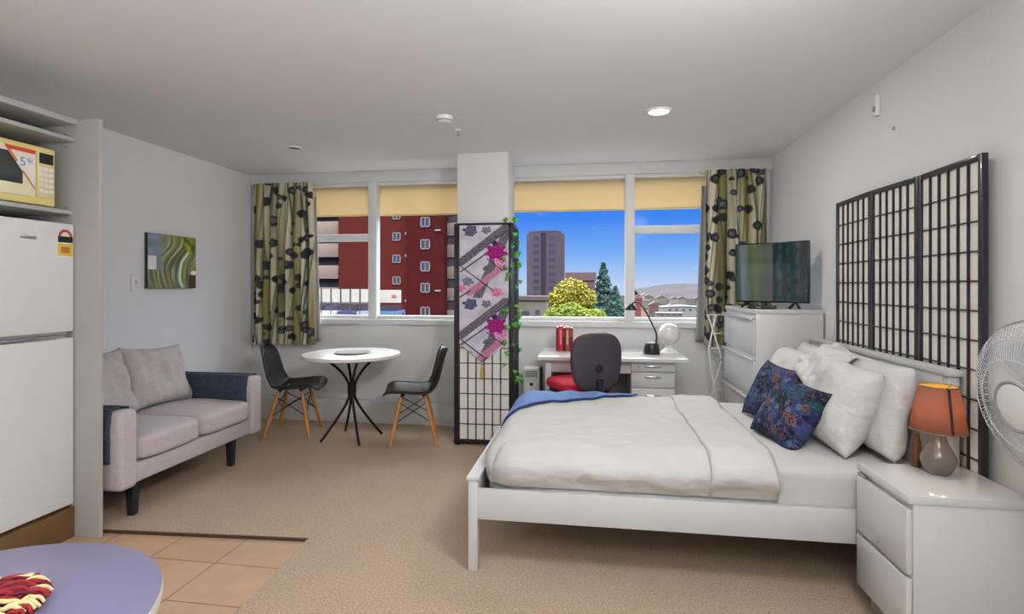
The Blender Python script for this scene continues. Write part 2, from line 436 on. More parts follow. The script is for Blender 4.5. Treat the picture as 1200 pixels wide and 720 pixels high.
MB().lathe([(0, H - .045), (.014, H - .043), (.015, H - .04), (.005, H - .035), (.006, H - .012), (0, H - .012)], (-.964, 3.77, 0), 16).build('nozzle', M['greyp'], t)
t = thing('motion_sensor', (XR, 3.22, 2.335), 'small white sensor box high on the right wall', 'sensor')
MB().box(XR - .025, XR, 3.20, 3.24, 2.275, 2.395, .008).build('housing', M['plastic'], t)
MB().ball((XR - .025, 3.22, 2.315), .014, (.5, 1, 1.2)).build('lens', M['greyp'], t)
tag(MB().lathe([(0, 0), (.011, 0), (.009, .006), (0, .008)], (0, 0, 0), 16, Matrix.Translation((XR, 3.07, 2.165)) @ Matrix.Rotation(-PI / 2, 4, 'Y')).build('wall_plug', M['greyp']),
    'tiny grey screw plug in the right wall below the sensor', 'wall plug')
t = thing('light_switch', (XL, 3.62, 1.36), 'white light switch on the left wall beside the abstract picture', 'light switch')
MB().box(XL, XL + .012, 3.58, 3.662, 1.295, 1.425, .004).build('switch_plate', M['plastic'], t)
MB().box(XL + .01, XL + .02, 3.612, 3.63, 1.35, 1.385, .003).build('rocker', M['white'], t)
# fill panels added behind the camera, out of view, to brighten the room
for (x, y, lab) in ((-1.9, -.5, 'added square fill light panel over the kitchen end'), (.5, -.5, 'added square fill light panel over the entry end')):
    t = thing('fill_panel_light', (x, y, H), lab, 'ceiling light')
    MB().box(x - .42, x + .42, y - .42, y + .42, H - .02, H, .004).build('panel_body', M['plastic'], t)
    MB().box(x - .40, x + .40, y - .40, y + .40, H - .0225, H - .0195).build('diffuser', lit, t)

# ------------------------------------------------------------------ picture
def paint_picture(u, v):
    # u across from near to far edge, v up; streaks of moss green, teal and bark
    w = u + .16 * math.sin(v * 4.2 + .5) + .06 * noise.noise(V((u * 4, v * 3, 1)))
    n = noise.noise(V((w * 9, v * 1.5, 2))) + .5 * noise.noise(V((w * 30, v * 3, 4)))
    c = mixc(lin(116, 116, 66), lin(70, 82, 62), .5 + n)
    c = mixc(c, lin(168, 164, 120), max(0, noise.noise(V((w * 22, v * 2, 9)))) * 1.6)
    if abs(w - .78) < .035: c = mixc(lin(196, 206, 184), c, abs(w - .78) / .035)
    if abs(w - .70) < .05: c = mixc(lin(52, 86, 76), c, abs(w - .70) / .05)
    if abs(w - .60) < .04: c = mixc(lin(70, 52, 40), c, abs(w - .6) / .04)
    if u < .36 and v > .35:
        k = max(0, min(1, (.36 - u) * 6)); c = mixc(c, mixc(lin(96, 116, 112), lin(120, 128, 150), noise.noise(V((u * 8, v * 8, 0))) + .5), k)
    if u < .16 and .34 < v < .6: c = lin(196, 192, 188)
    if u > .74 and v > .7: c = mixc(lin(138, 146, 26), lin(60, 66, 20), .5 + noise.noise(V((u * 9, v * 9, 3))))
    if u > .84 and v < .26: c = lin(66, 44, 32)
    if math.hypot(u - .95, (v - .3) * 1.6) < .07: c = lin(226, 214, 180)
    return tuple(min(.95, 1.55 * q + .01) for q in c)
t = thing('picture', (XL, 3.97, 1.315), 'square abstract canvas of green and teal streaks on the left wall above the sofa', 'picture')
x1 = XL + .03
MB().box(XL, x1 - .001, 3.708, 4.222, 1.318, 1.757, .003).build('canvas_edge', mat('canvas_edge', (44, 66, 54), .7), t)
MB().grid(lambda u, v: V((x1, 3.71 + .51 * u, 1.32 + .435 * v)), 90, 80, paint_picture).build('canvas', M['vcs'], t)

# ------------------------------------------------------------------ kitchen cabinet, fridge, microwave
X0 = XL; XF = -2.76
t = thing('tall_cabinet', (-3.1, 2.1, FT), 'grey-white open tall cabinet with shelves around the fridge', 'cabinet')
MB().box(X0, -2.61, 2.50, 2.522, FT, 2.235, .003).build('side_panel', M['cab'], t)
MB().box(X0, XF + .01, 1.60, 1.64, FT, 2.235, .004).build('side_panel', M['cab'], t)
MB().box(X0, XF + .015, 1.64, 2.50, 2.205, 2.235, .003).build('top_board', M['cab'], t)
MB().box(X0, X0 + .012, 1.64, 2.50, .15, 2.205).build('back_panel', M['cab'], t)
for z in (2.115, 1.722): 
    MB().box(X0 + .012, XF - .012 * (z < 2), 1.64, 2.50, z, z + .022, .003).build('shelf', M['cab'], t)
for z in (2.16, 2.09, 1.76): MB().lathe([(0, 0), (.006, 0), (.005, .006), (0, .007)], (0, 0, 0), 12, Matrix.Translation((XF - .05, 2.50, z)) @ Matrix.Rotation(PI / 2, 4, 'X')).build('shelf_pin', M['greyp'], t)
MB().box(X0 + .012, XF + .0, 1.64, 2.50, FT, .15, .004).build('plinth', M['plinth'], t)['label'] = 'brown tiled plinth'

t = thing('fridge', (-3.1, 2.06, .15), 'white fridge freezer standing in the tall cabinet', 'fridge')
MB().box(X0 + .03, XF - .05, 1.70, 2.492, .165, 1.665, .006).build('body', M['fridge'], t)
for y in (1.78, 2.38): MB().lathe([(0, .15), (.02, .15), (.022, .158), (.015, .166), (0, .166)], (XF - .1, y, 0), 14).build('foot', M['black'], t)
d = MB().box(XF - .048, XF, 1.70, 2.494, 1.095, 1.67, .008, 3).build('freezer_door', M['fridge'], t)
MB().box(XF - .04, XF - .012, 1.72, 2.47, 1.083, 1.097).build('handle_recess', M['greyp'], d)
d2 = MB().box(XF - .048, XF, 1.70, 2.494, .168, 1.062, .008, 3).build('fridge_door', M['fridge'], t)
MB().box(XF - .03, XF + .004, 1.70, 2.40, 1.060, 1.081, .004).build('door_handle', M['chrome'], d2)
e = thing('energy_label', (XF, 2.40, 1.6), 'energy rating sticker in red, black and yellow on the fridge door', 'sticker')
e.location = (XF, 2.40, 1.6)
MB().box(XF, XF + .001, 2.405, 2.485, 1.49, 1.60, .0).build('sticker_paper', mat('sticker_white', (232, 228, 214), .5), e)
MB().box(XF + .001, XF + .0016, 2.405, 2.485, 1.568, 1.60).build('black_band', M['black'], e)
MB().box(XF + .001, XF + .0016, 2.405, 2.485, 1.497, 1.562).build('yellow_band', mat('sticker_yellow', (216, 190, 70), .5), e)
a = MB()
for k in range(12):
    q0, q1 = PI * k / 12, PI * (k + 1) / 12
    P = lambda r, q: V((XF + .001, 2.445 + r * math.cos(q), 1.60 + r * math.sin(q)))
    vs = [a.bm.verts.new(P(r, q)) for r, q in ((.024, q0), (.037, q0), (.037, q1), (.024, q1))]
    a.bm.faces.new(vs)
so = a.build('red_arc', mat('sticker_red', (206, 60, 48), .5), e); so.modifiers.new('t', 'SOLIDIFY').thickness = .0008
MB().box(XF + .0014, XF + .002, 2.422, 2.468, 1.512, 1.545).build('rating_box', mat('sticker_orange', (196, 110, 60), .5), e)
bd = MB().box(XF, XF + .002, 2.22, 2.295, 1.572, 1.588, .0008).build('badge', M['chrome'], t)
bd['label'] = 'small silver badge'

XM = -2.775
t = thing('microwave', (-3.0, 2.12, 1.744), 'cream-yellow microwave with a red and blue sticker on the cabinet shelf above the fridge', 'microwave')
MB().box(XM - .38, XM - .02, 1.90, 2.405, 1.752, 2.045, .012, 3).build('body', M['cream'], t)
MB().box(XM - .022, XM, 1.898, 2.407, 1.750, 2.047, .01, 3).build('front_panel', M['cream'], t)
cr2 = mat('pale_cream_panel', (232, 224, 190), .4)
d = MB().box(XM, XM + .006, 1.908, 2.30, 1.785, 2.02, .003).build('door', cr2, t)
MB().box(XM + .006, XM + .008, 1.93, 2.238, 1.84, 1.99, .001).build('door_window', mat('smoked_glass', (52, 60, 58), .1, var=.05, coat=.5), d)
c = MB().box(XM, XM + .006, 2.308, 2.396, 1.79, 2.025, .003).build('control_panel', mat('control_cream', (222, 204, 150), .4), t)
MB().box(XM + .006, XM + .008, 2.318, 2.388, 1.962, 2.015, .002).build('display', M['black'], c)
bt = M['plastic']
for i in range(5):
    for j in range(3):
        MB().box(XM + .006, XM + .0085, 2.318 + j * .025, 2.338 + j * .025, 1.925 - i * .028, 1.943 - i * .028, .001).build('button', bt, c)
for y in (1.94, 2.36):
    for x in (XM - .34, XM - .06): MB().lathe([(0, 1.744), (.012, 1.744), (.014, 1.754), (0, 1.754)], (x, y, 0), 12).build('foot', M['black'], t)
e = thing('promo_sticker', (XM, 2.23, 1.95), 'white sticker with red band and blue figure on the microwave door', 'sticker')
TY = Matrix(((0, 0, 1, XM + .0082), (1, 0, 0, 0), (0, 1, 0, 0), (0, 0, 0, 1)))     # (y, z) drawing plane on the door
MB().prism([(2.15, 2.018), (2.297, 2.018), (2.297, 1.82)], 0, .0006, TY).build('sticker_paper', mat('sticker_white2', (226, 216, 204), .5), e)
MB().prism([(2.15, 2.018), (2.297, 2.018), (2.297, 1.998), (2.165, 1.998)], .0006, .001, TY).build('red_band', mat('red_print', (214, 74, 52), .5), e)
MB().prism([(2.235, 1.903), (2.297, 1.82), (2.297, 1.828), (2.24, 1.907)], .0006, .001, TY).build('red_line', mat('red_print2', (206, 84, 70), .5), e)
MB().prism([(2.166, 1.998), (2.18, 1.998), (2.215, 1.948), (2.205, 1.943)], .0006, .001, TY).build('orange_corner', mat('orange_print', (216, 120, 70), .5), e)
bl = mat('blue_print', (40, 140, 190), .5)
for txt, sz, y, z in (('5', .06, 2.222, 1.93), ('*', .07, 2.255, 1.925)):
    cu = bpy.data.curves.new('blue_figure', 'FONT'); cu.body = txt; cu.size = sz; cu.extrude = .0004; cu.materials.append(bl)
    o = bpy.data.objects.new('blue_figure', cu); COL.objects.link(o); bpy.context.view_layer.update()
    me = bpy.data.meshes.new_from_object(o.evaluated_get(bpy.context.evaluated_depsgraph_get())); bpy.data.objects.remove(o)
    me.transform(Matrix(((0, 0, 1, XM + .0094), (1, 0, 0, y), (0, 1, 0, z), (0, 0, 0, 1)))); me.materials.clear(); me.materials.append(bl)
    o = bpy.data.objects.new('blue_figure', me); COL.objects.link(o); setparent(o, e)

# ------------------------------------------------------------------ sofa
t = thing('sofa', (-2.9, 3.2, 0), 'pale grey two-seat sofa with dark legs along the left wall', 'sofa')
sx0, sx1, sy0, sy1 = -3.40, -2.555, 2.575, 3.845
MB().box(sx0, sx1 - .02, sy0 + .115, sy1 - .115, .215, .325, .012, 3).build('frame', M['sofa'], t)
MB().soft((.17, sy1 - sy0 - .2, .42), 9, 10, (sx0 + .085, (sy0 + sy1) / 2, .42)).build('backrest', M['sofa'], t)
for y in (sy0, sy1 - .12):
    MB().box(sx0, sx1, y, y + .12, .20, .645, .03, 4).build('armrest', M['sofa'], t)
for y in (2.955, 3.467):
    MB().soft((.66, .512, .15), 7, 14, (-2.875, y, .40), wr=.006, wf=6, seed=int(y * 9), bulge=.02).build('seat_cushion', M['sofa'], t)
for lx in (sx1 - .11, sx0 + .08):
    for ly in (sy0 + .19, sy1 - .22):
        MB().box(lx - .028, lx + .028, ly - .028, ly + .028, 0, .22, .004, taper=.72).build('leg', M['sleg'], t)
def pillow_mb(W, Ht, T, seed=0, wr=.012, pinch=.07, n=30, col=None, pw=3.2, wf=5):
    mb = MB(); rndo = V((seed * 3.7, seed * 1.3, seed))
    for side in (1, -1):
        def fn(a, b_, side=side):
            u, v = a * 2 - 1, b_ * 2 - 1
            k = max(0, (1 - abs(u) ** pw)) ** .55 * max(0, (1 - abs(v) ** pw)) ** .55
            x = W / 2 * u * (1 - pinch * (1 - v * v) * abs(u) ** 3); y = Ht / 2 * v * (1 - pinch * (1 - u * u) * abs(v) ** 3)
            p = V((x, y, 0))
            nz = noise.noise(p * wf + rndo) + .6 * noise.noise(V((p.x * wf * 2.6, p.y * wf * 1.2, side)) + rndo)
            z = side * (T / 2 * k + wr * nz * min(1, k * 2.5))
            return V((x, y, z))
        mb.grid(fn, n, n, (lambda a, b_, side=side: col(a, b_, side)) if col else None)
    bmesh.ops.remove_doubles(mb.bm, verts=mb.bm.verts[:], dist=.0006)
    return mb
def frame_matrix(c, xdir, ydir):
    x = V(xdir).normalized(); y = V(ydir); y = (y - x * y.dot(x)).normalized(); z = x.cross(y)
    m = Matrix((x, y, z)).transposed().to_4x4(); m.translation = V(c); return m
def pillow_obj(name, m, mb, c, xdir, ydir):
    o = mb.build(name, m, None, angle=180); o.matrix_world = frame_matrix(c, xdir, ydir); return o
for (y, lab, sd) in ((2.955, 'grey slouched back cushion at the sofa end nearest the fridge cabinet', 1), (3.455, 'grey creased back cushion at the far end of the sofa under the picture', 2)):
    o = pillow_obj('back_cushion', M['sofab'], pillow_mb(.55, .45, .18, sd, .03, pinch=.10, n=44, wf=6.5), (-3.13, y, .685), (0, 1, -.06 if sd == 2 else .05), (-.30, 0, 1))
    tag(o, lab, 'cushion', 'sofa back cushions')
# dark quilted covers over the sofa arms
for (y, lab, xa, xb) in ((sy0, 'dark navy quilted cover over the sofa armrest beside the fridge cabinet', -3.36, -2.615), (sy1 - .12, 'dark navy quilted cover over the far sofa armrest below the curtain', -3.36, -2.60)):
    c = MB()
    def cv(u, v, y=y):
        # strip folded over the arm
        pts = [(y - .008, .36), (y - .009, .56), (y + .01, .65), (y + .06, .655), (y + .11, .65), (y + .129, .56), (y + .128, .40)]
        q = v * (len(pts) - 1); k = min(int(q), len(pts) - 2); f_ = q - k
        yy = pts[k][0] + (pts[k + 1][0] - pts[k][0]) * f_; zz = pts[k][1] + (pts[k + 1][1] - pts[k][1]) * f_
        return V((xa + (xb - xa) * u, yy, zz + .003 * noise.noise(V((u * 14, v * 10, y)))))
    c.grid(cv, 24, 36)
    o = c.build('armrest_cover', M['navy'], None, angle=60); o.modifiers.new('thick', 'SOLIDIFY').thickness = -.006
    tag(o, lab, 'armrest cover', 'sofa armrest covers')

# ------------------------------------------------------------------ dining set
tx, ty = -2.09, 4.43
t = thing('dining_table', (tx, ty, 0), 'round white dining table on curved black metal legs by the window', 'table')
MB().lathe([(0, .715), (.40, .715), (.415, .722), (.418, .735), (.414, .748), (.40, .752), (0, .752)], (tx, ty, 0), 72).build('tabletop', M['ttop'], t)
for k in range(4):
    a = math.radians(38 + 90 * k); ca, sa = math.cos(a), math.sin(a)
    P = [(r * ca, r * sa, z) for r, z in ((.27, .712), (.20, .69), (.10, .60), (.035, .50), (.022, .42), (.035, .34), (.09, .24), (.19, .10), (.265, .006))]
    MB().tube([V((tx, ty, 0)) + p for p in curve_pts(P, 30)], .0115, 10).build('leg', M['blackm'], t)
MB().lathe([(0, .39), (.036, .39), (.038, .40), (.038, .49), (.036, .50), (0, .50)], (tx, ty, 0), 20).build('collar', M['blackm'], t)
MB().lathe([(0, .707), (.29, .707), (.29, .715), (0, .715)], (tx, ty, 0), 40).build('underplate', M['blackm'], t)
o = thing('plate', (-2.07, 4.40, .752), 'flat white plate lying on the round white dining table', 'plate')
MB().lathe([(0, .0), (.09, 0), (.15, .010), (.152, .013), (.09, .006), (0, .006)], (-2.07, 4.40, .7525), 40).build('dish', M['whiteg'], o)

def make_dining_chair():
    t = thing('dining_chair', (0, 0, 0), 'x', 'chair', 'black shell chairs at the round table')
    # shell: faces +X, side profile from the seat front to the back top
    prof = curve_pts([(.240, 0, .421), (.20, 0, .434), (.08, 0, .430), (-.06, 0, .418), (-.15, 0, .432), (-.205, 0, .50), (-.235, 0, .60), (-.265, 0, .72), (-.295, 0, .805)], 40)
    def w(q):
        base = .232 if q < .5 else .232 - .05 * (q - .5) / .5
        e = min(1, q / .12); e2 = min(1, (1 - q) / .22)
        return base * (1 - (1 - e) ** 2.2 * .45) * max(.05, (1 - (1 - e2) ** 2.6)) ** .5
    def fn(u, v):
        i = u * (len(prof) - 1); k = min(int(i), len(prof) - 2); p = prof[k].lerp(prof[k + 1], i - k)
        tan = (prof[k + 1] - prof[k]).normalized(); nrm = V((tan.z, 0, -tan.x)) if True else None
        if nrm.x < 0 and u > .6: nrm = -nrm
        nrm = V((-tan.z, 0, tan.x)) * -1
        s = v * 2 - 1; rise = .055 * (1 if u > .15 else u / .15) * (1.0 if u < .55 else 1.1)
        return p + V((0, s * w(u), 0)) + nrm * (rise * s * s - .01)
    o = MB().grid(fn, 44, 22).build('seat_shell', M['black'], None, angle=180); local_child(o, t)
    so = o.modifiers.new('shell', 'SOLIDIFY'); so.thickness = .009; so.offset = 0
    tops = {}; feet = {}
    for sx in (1, -1):
        for sy in (1, -1):
            a = V((.10 * sx - .01, .115 * sy, .405)); b_ = V((.195 * sx - .015, .205 * sy, .0))
            tops[sx, sy], feet[sx, sy] = a, b_
            q = [a.lerp(b_, k / 6) for k in range(7)]
            local_child(MB().tube(q, [.013, .0165, .0175, .0165, .015, .0135, .0115], 12).build('leg', M['wood']), t)
    m = MB()
    for s1, s2 in (((1, 1), (-1, 1)), ((1, -1), (-1, -1)), ((1, 1), (1, -1)), ((-1, 1), (-1, -1))):
        m.tube([tops[s1].lerp(feet[s1], .12), tops[s2].lerp(feet[s2], .52)], .0042, 6); m.tube([tops[s2].lerp(feet[s2], .12), tops[s1].lerp(feet[s1], .52)], .0042, 6)
    local_child(m.build('cross_brace', M['blackm']), t)
    for k in (1, -1):
        m = MB()
        for q in (1, -1): a = tops[k, q]; m.tube([a + V((0, 0, -.01)), V((a.x * .8, a.y * .8, .424))], .013, 8)
        m.tube([tops[k, 1] + V((0, 0, .008)), tops[k, -1] + V((0, 0, .008))], .008, 8)
        local_child(m.build('seat_bracket', M['blackm']), t)
    return t
ch = make_dining_chair()
ch.location = (-2.665, 4.50, 0); ch.rotation_euler = (0, 0, math.radians(14)); ch['label'] = 'black shell chair with wooden legs nearest the sofa and curtain'
c2 = copy_tree(ch); c2.location = (-1.54, 4.44, 0); c2.rotation_euler = (0, 0, math.radians(180 + 17)); c2['label'] = 'black shell chair with wooden legs nearest the floral screen'

# ------------------------------------------------------------------ folding screens
def screen_panel(parent, o, d, w, h, cols, rows, z0=.0, bar=.006, thick=.024, vb=.008):
    """one lattice panel from point o along unit direction d (horizontal)"""
    d = V(d).normalized(); nrm = V((d.y, -d.x, 0))
    T = Matrix((d, nrm, V((0, 0, 1)))).transposed().to_4x4(); T.translation = V(o)
    p = bpy.data.objects.new('panel', None); COL.objects.link(p); p.location = o; setparent_empty(p, parent)
    fr = .026; f = MB(); ht = thick / 2
    f.box(0, fr, -ht, ht, z0, h, .003, T=T); f.box(w - fr, w, -ht, ht, z0, h, .003, T=T)
    f.box(fr, w - fr, -ht, ht, h - fr, h, .003, T=T); f.box(fr, w - fr, -ht, ht, z0 + .02, z0 + .05, .003, T=T)
    f.build('panel_frame', M['lacq'], p)
    g = MB(); iw = w - 2 * fr; ih = h - fr - z0 - .05
    for k in range(1, cols):
        x = fr + iw * k / cols; g.box(x - vb / 2, x + vb / 2, .001, .010, z0 + .05, h - fr, T=T)
    for k in range(1, rows):
        z = z0 + .05 + ih * k / rows; g.box(fr, w - fr, .001, .0075, z - bar / 2, z + bar / 2, T=T)
    g.build('lattice', M['lacq'], p)
    MB().box(fr, w - fr, -.002, .0005, z0 + .05, h - fr, T=T).build('paper', M['paper'], p)
    return p
def setparent_empty(o, parent):
    o.parent = parent; o.matrix_parent_inverse = Matrix.Translation(-V(parent.location))

t = thing('folding_screen', (1.5, 2.9, 0), 'three-panel black lattice screen standing flat against the right wall behind the bed', 'folding screen')
pts = [(1.53, 3.65), (1.512, 3.19), (1.53, 2.79), (1.512, 2.335)]
for a, b_ in zip(pts, pts[1:]):
    dv = V((b_[0] - a[0], b_[1] - a[1], 0)); screen_panel(t, (a[0], a[1], 0), dv, dv.length - .002, 1.86, 6, 15)
t = thing('folding_screen', (-.9, 4.4, 0), 'black lattice screen with a floral cloth wrapped around the column', 'folding screen')
A, B = V((-1.135, 4.395, 0)), V((-.665, 4.405, 0))
dv = B - A; screen_panel(t, A, dv, dv.length, 1.866, 6, 14, thick=.026)
screen_panel(t, (-.668, 4.424, 0), (-.03, 1, 0), .42, 1.866, 5, 14, thick=.022)
screen_panel(t, (-1.165, 4.80, 0), (.035, -1, 0), .40, 1.866, 5, 14, thick=.022)

# floral cloth on the front panel
ft = thing('floral_cloth', (-.9, 4.375, 1.86), 'pointed wall hanging printed with magenta roses on the black screen', 'cloth')
FX0, FX1, FZT, FZS, FZP = -1.108, -.692, 1.853, .87, .70
fr_ = random.Random(3)
def floral(u, v):
    # drawing units of the print: x 60..290, y 45 (top) downwards; it repeats every 435
    x = 60 + 230 * u; y = 45 + v * 820
    bse = lin(214, 208, 220); c = mixc(bse, lin(190, 184, 200), .5 + noise.noise(V((x * .02, y * .02, 0))))
    yy = (y - 45) % 437 + 45
    def seg(x0, y0, x1, y1, w):
        dx, dy = x1 - x0, y1 - y0; L2 = dx * dx + dy * dy; tt = max(0, min(1, ((x - x0) * dx + (yy - y0) * dy) / L2))
        return math.hypot(x - x0 - dx * tt, yy - y0 - dy * tt) < w
    tex = noise.noise(V((x * .12, y * .12, 3)))
    for off in (0, 437):
        if seg(62, 275 + off - 437 * (off > 0) * 0, 300, 42, 21): c = mixc(lin(78, 74, 86), lin(128, 122, 132), .5 + tex)
    if seg(105, 455, 262, 298, 17): c = mixc(lin(208, 140, 172), lin(176, 110, 146), .5 + tex)
    for s_ in ((66, 326, 185, 220, 4), (72, 300, 226, 446, 3), (190, 250, 262, 320, 3), (60, 480, 110, 440, 4), (230, 130, 290, 80, 3)):
        if seg(*s_): c = lin(66, 62, 74)
    def flower(cx, cy, r, ca, cb, pet):
        nonlocal c
        for o_ in (0, 437, -437):
            d = math.hypot(x - cx, yy - cy - o_); 
            if d < r * 1.25:
                a = math.atan2(yy - cy - o_, x - cx)
                rr = r * (1 + .16 * math.sin(pet * a) + .22 * noise.noise(V((math.cos(a) * 2, math.sin(a) * 2, cx))))
                if d < rr: c = mixc(ca, cb, .5 + .9 * noise.noise(V((x * .09, yy * .09, cx))) + .3 * math.sin(d * .35 + 3 * a))
    flower(252, 262, 30, lin(232, 170, 204), lin(204, 110, 168), 6)
    flower(232, 210, 46, lin(186, 40, 140), lin(118, 20, 96), 7)
    flower(236, 450, 26, lin(206, 70, 140), lin(232, 150, 190), 6)
    flower(70, 424, 20, lin(214, 90, 140), lin(232, 150, 180), 5)
    flower(110, 84, 32, lin(116, 112, 142), lin(70, 66, 96), 6)
    flower(186, 82, 21, lin(96, 92, 112), lin(140, 134, 150), 5)
    flower(106, 506, -1, bse, bse, 5)
    flower(100, 385, 26, lin(150, 146, 168), lin(90, 86, 112), 6)
    flower(226, 158, 15, lin(58, 30, 60), lin(90, 50, 90), 4)
    flower(184, 308, 13, lin(76, 66, 84), lin(110, 100, 116), 3)
    flower(150, 470, 14, lin(120, 112, 128), lin(80, 74, 90), 5)
    return c
def fpos(u, v):
    zb = FZS + (FZP - FZS) * (1 - abs(u - .47) / .53) if u > -1 else 0
    z = FZT + (zb - FZT) * v
    return V((FX0 + (FX1 - FX0) * u, 4.3775 + .01 * u + .002 * math.sin(u * 7 + v * 9), z))
def fcol(u, v):
    zb = FZS + (FZP - FZS) * (1 - abs(u - .47) / .53)
    return floral(u, (FZT + (zb - FZT) * v - FZT) / (FZP - FZT))
o = MB().grid(fpos, 100, 300, fcol).build('printed_panel', M['vc'], ft, angle=180); o.modifiers.new('t', 'SOLIDIFY').thickness = .0015
MB().tube([(FX0 - .005, 4.374, FZT - .002), (FX1 + .005, 4.384, FZT - .002)], .005, 8).build('hanging_rod', M['lacq'], ft)
xt = FX0 + .47 * (FX1 - FX0)
MB().lathe([(0, .57), (.014, .572), (.012, .63), (.006, .665), (.009, .68), (.005, .70), (0, .705)], (xt, 4.376, 0), 14).build('tassel', mat('gold_tassel', (196, 172, 96), .8, var=.2, scale=60), ft)

# ivy on the screen's right edge
iv = thing('ivy_garland', (-.66, 4.38, 1.86), 'artificial ivy garland trailing down the right edge of the floral screen', 'ivy garland')
sp = []; r_ = random.Random(5)
for k in range(30):
    z = 1.90 - k * .048; sp.append(V((-.655 + .018 * math.sin(k * .9), 4.375 + .012 * math.cos(k * 1.1) - .006, z)))
MB().tube(curve_pts(sp, 90), .003, 6).build('vine_stem', M['stem'], iv)
lf = MB()
def leaf(mb, c, size, yaw, pitch, roll):
    R = Matrix.Translation(c) @ Matrix.Rotation(yaw, 4, 'Z') @ Matrix.Rotation(pitch, 4, 'X') @ Matrix.Rotation(roll, 4, 'Y')
    out = [(0, 0), (.32, -.18), (.55, .08), (.36, .22), (.48, .5), (.22, .5), (0, .95), (-.22, .5), (-.48, .5), (-.36, .22), (-.55, .08), (-.32, -.18)]
    vs = [mb.bm.verts.new(R @ V((x * size, .10 * size * abs(x) * 3 - .15 * size * y * y, -y * size))) for x, y in out]
    mb.bm.faces.new(vs)
for k in range(40):
    q = r_.random() ** 1.25; z = 1.90 - q * 1.38
    left = r_.random() < .32
    leaf(lf, V((-.72 + r_.uniform(-.015, .03) if left else -.632 + r_.uniform(-.02, .05), 4.355 + r_.uniform(-.012, .02), z)), r_.uniform(.036, .052), r_.uniform(-.7, .7), r_.uniform(-.4, .35), r_.uniform(-.7, .7))
o = lf.build('foliage', M['leaf'], iv, angle=180); o.modifiers.new('t', 'SOLIDIFY').thickness = .001

# ------------------------------------------------------------------ desk group
t = thing('desk', (.13, 4.6, 0), 'white desk with a drawer pedestal under the right window', 'desk')
DZ = .77
MB().box(-.445, .735, 4.29, 4.945, DZ - .032, DZ, .005, 3).build('desktop', M['whiteg'], t)
MB().box(-.385, -.335, 4.36, 4.93, 0, DZ - .032, .003).build('side_panel', M['white'], t)
MB().box(-.335, .30, 4.37, 4.39, DZ - .135, DZ - .032, .002).build('apron', M['white'], t)
MB().box(-.335, .30, 4.85, 4.87, .18, DZ - .135, .002).build('modesty_panel', M['greyp'], t)
ped = MB().box(.298, .64, 4.362, 4.93, .02, DZ - .032, .003).build('drawer_pedestal', M['white'], t)
for z0, z1 in ((.657, .736), (.532, .652), (.04, .527)):
    w = MB().box(.302, .636, 4.342, 4.361, z0, z1, .004).build('drawer', M['white'], t)
    zc = z1 - .035 if z1 - z0 < .2 else z1 - .06
    MB().box(.405, .53, 4.334, 4.345, zc - .009, zc + .009, .006, 3).build('handle', M['chrome'], w)
    if z1 > .7: MB().lathe([(0, 0), (.008, 0), (.008, .004), (0, .005)], (0, 0, 0), 14, Matrix.Translation((.36, 4.342, zc)) @ Matrix.Rotation(PI / 2, 4, 'X')).build('lock', M['greyp'], w)

bk = [('red hardback with a dark spine label at the left end of the desk book row', (150, 24, 34), .026, .205, 'a'), ('bright red book second from the left in the desk book row', (206, 34, 60), .034, .215, 'b'),
      ('slim black book standing in the middle of the desk book row', (34, 26, 28), .022, .20, 'c'), ('dull red book with pale spine marks right of the black book', (168, 60, 56), .034, .208, 'd'), ('dark maroon book at the right end of the desk book row', (96, 26, 32), .026, .20, 'e')]
x = -.322
pg = mat('book_pages', (220, 210, 190), .9)
for lab, rgb, w, hh, k in bk:
    y0 = 4.70
    t = thing('book', (x + w / 2, y0 + .07, DZ), lab, 'book', 'books standing on the desk')
    cm = mat('book_cover_' + k, rgb, .5, var=.1)
    c = MB(); c.box(x, x + .003, y0, y0 + .15, DZ, DZ + hh, .001); c.box(x + w - .0035, x + w - .0005, y0, y0 + .15, DZ, DZ + hh, .001); c.box(x, x + w - .0005, y0 - .003, y0 + .002, DZ, DZ + hh, .0012)
    c.build('cover', cm, t)
    MB().box(x + .0032, x + w - .0037, y0 + .0022, y0 + .145, DZ + .003, DZ + hh - .004).build('pages', pg, t)
    s = MB().box(x + w * .25, x + w * .72, y0 - .0038, y0 - .003, DZ + hh * (.25 if k in 'bd' else .6), DZ + hh * .85)
    s.build('spine_label', mat('spine_' + k, {'a': (60, 20, 24), 'b': (226, 120, 130), 'c': (150, 40, 44), 'd': (206, 160, 130), 'e': (150, 90, 70)}[k], .5), t)
    x += w + .001

dl = thing('desk_lamp', (.485, 4.6, DZ), 'black gooseneck desk lamp on the desk beside the glass globe', 'desk lamp')
MB().lathe([(0, 0), (.066, 0), (.068, .012), (.062, .06), (.052, .088), (.03, .10), (0, .102)], (.486, 4.6, DZ), 36).build('base', M['black'], dl)
MB().tube(curve_pts([(.52, 4.6, .85), (.525, 4.6, .93), (.49, 4.6, 1.02), (.44, 4.6, 1.12), (.40, 4.6, 1.185), (.36, 4.6, 1.205), (.325, 4.6, 1.19)], 40), .0075, 10).build('gooseneck', mat('gunmetal', (92, 84, 76), .35, metal=.7), dl)
MB().lathe([(.055, 0), (.052, .012), (.034, .04), (.014, .056), (0, .058), (0, .05), (.012, .048), (.03, .034), (.048, .008)], (.318, 4.6, 1.135), 32).build('lamp_shade', M['black'], dl)
gl = thing('globe_lamp', (.635, 4.66, DZ), 'white glass globe lamp on the right end of the desk', 'lamp')
MB().lathe([(0, .0), (.075, 0), (.076, .008), (.05, .03), (.028, .05), (.026, .065), (.036, .078), (0, .078)], (.635, 4.66, DZ), 36).build('base', M['plastic'], gl)
gm = mat('crackle_white_glass', (214, 213, 210), .12, var=.09, scale=26, bump=.15, bscale=40, coat=.5)
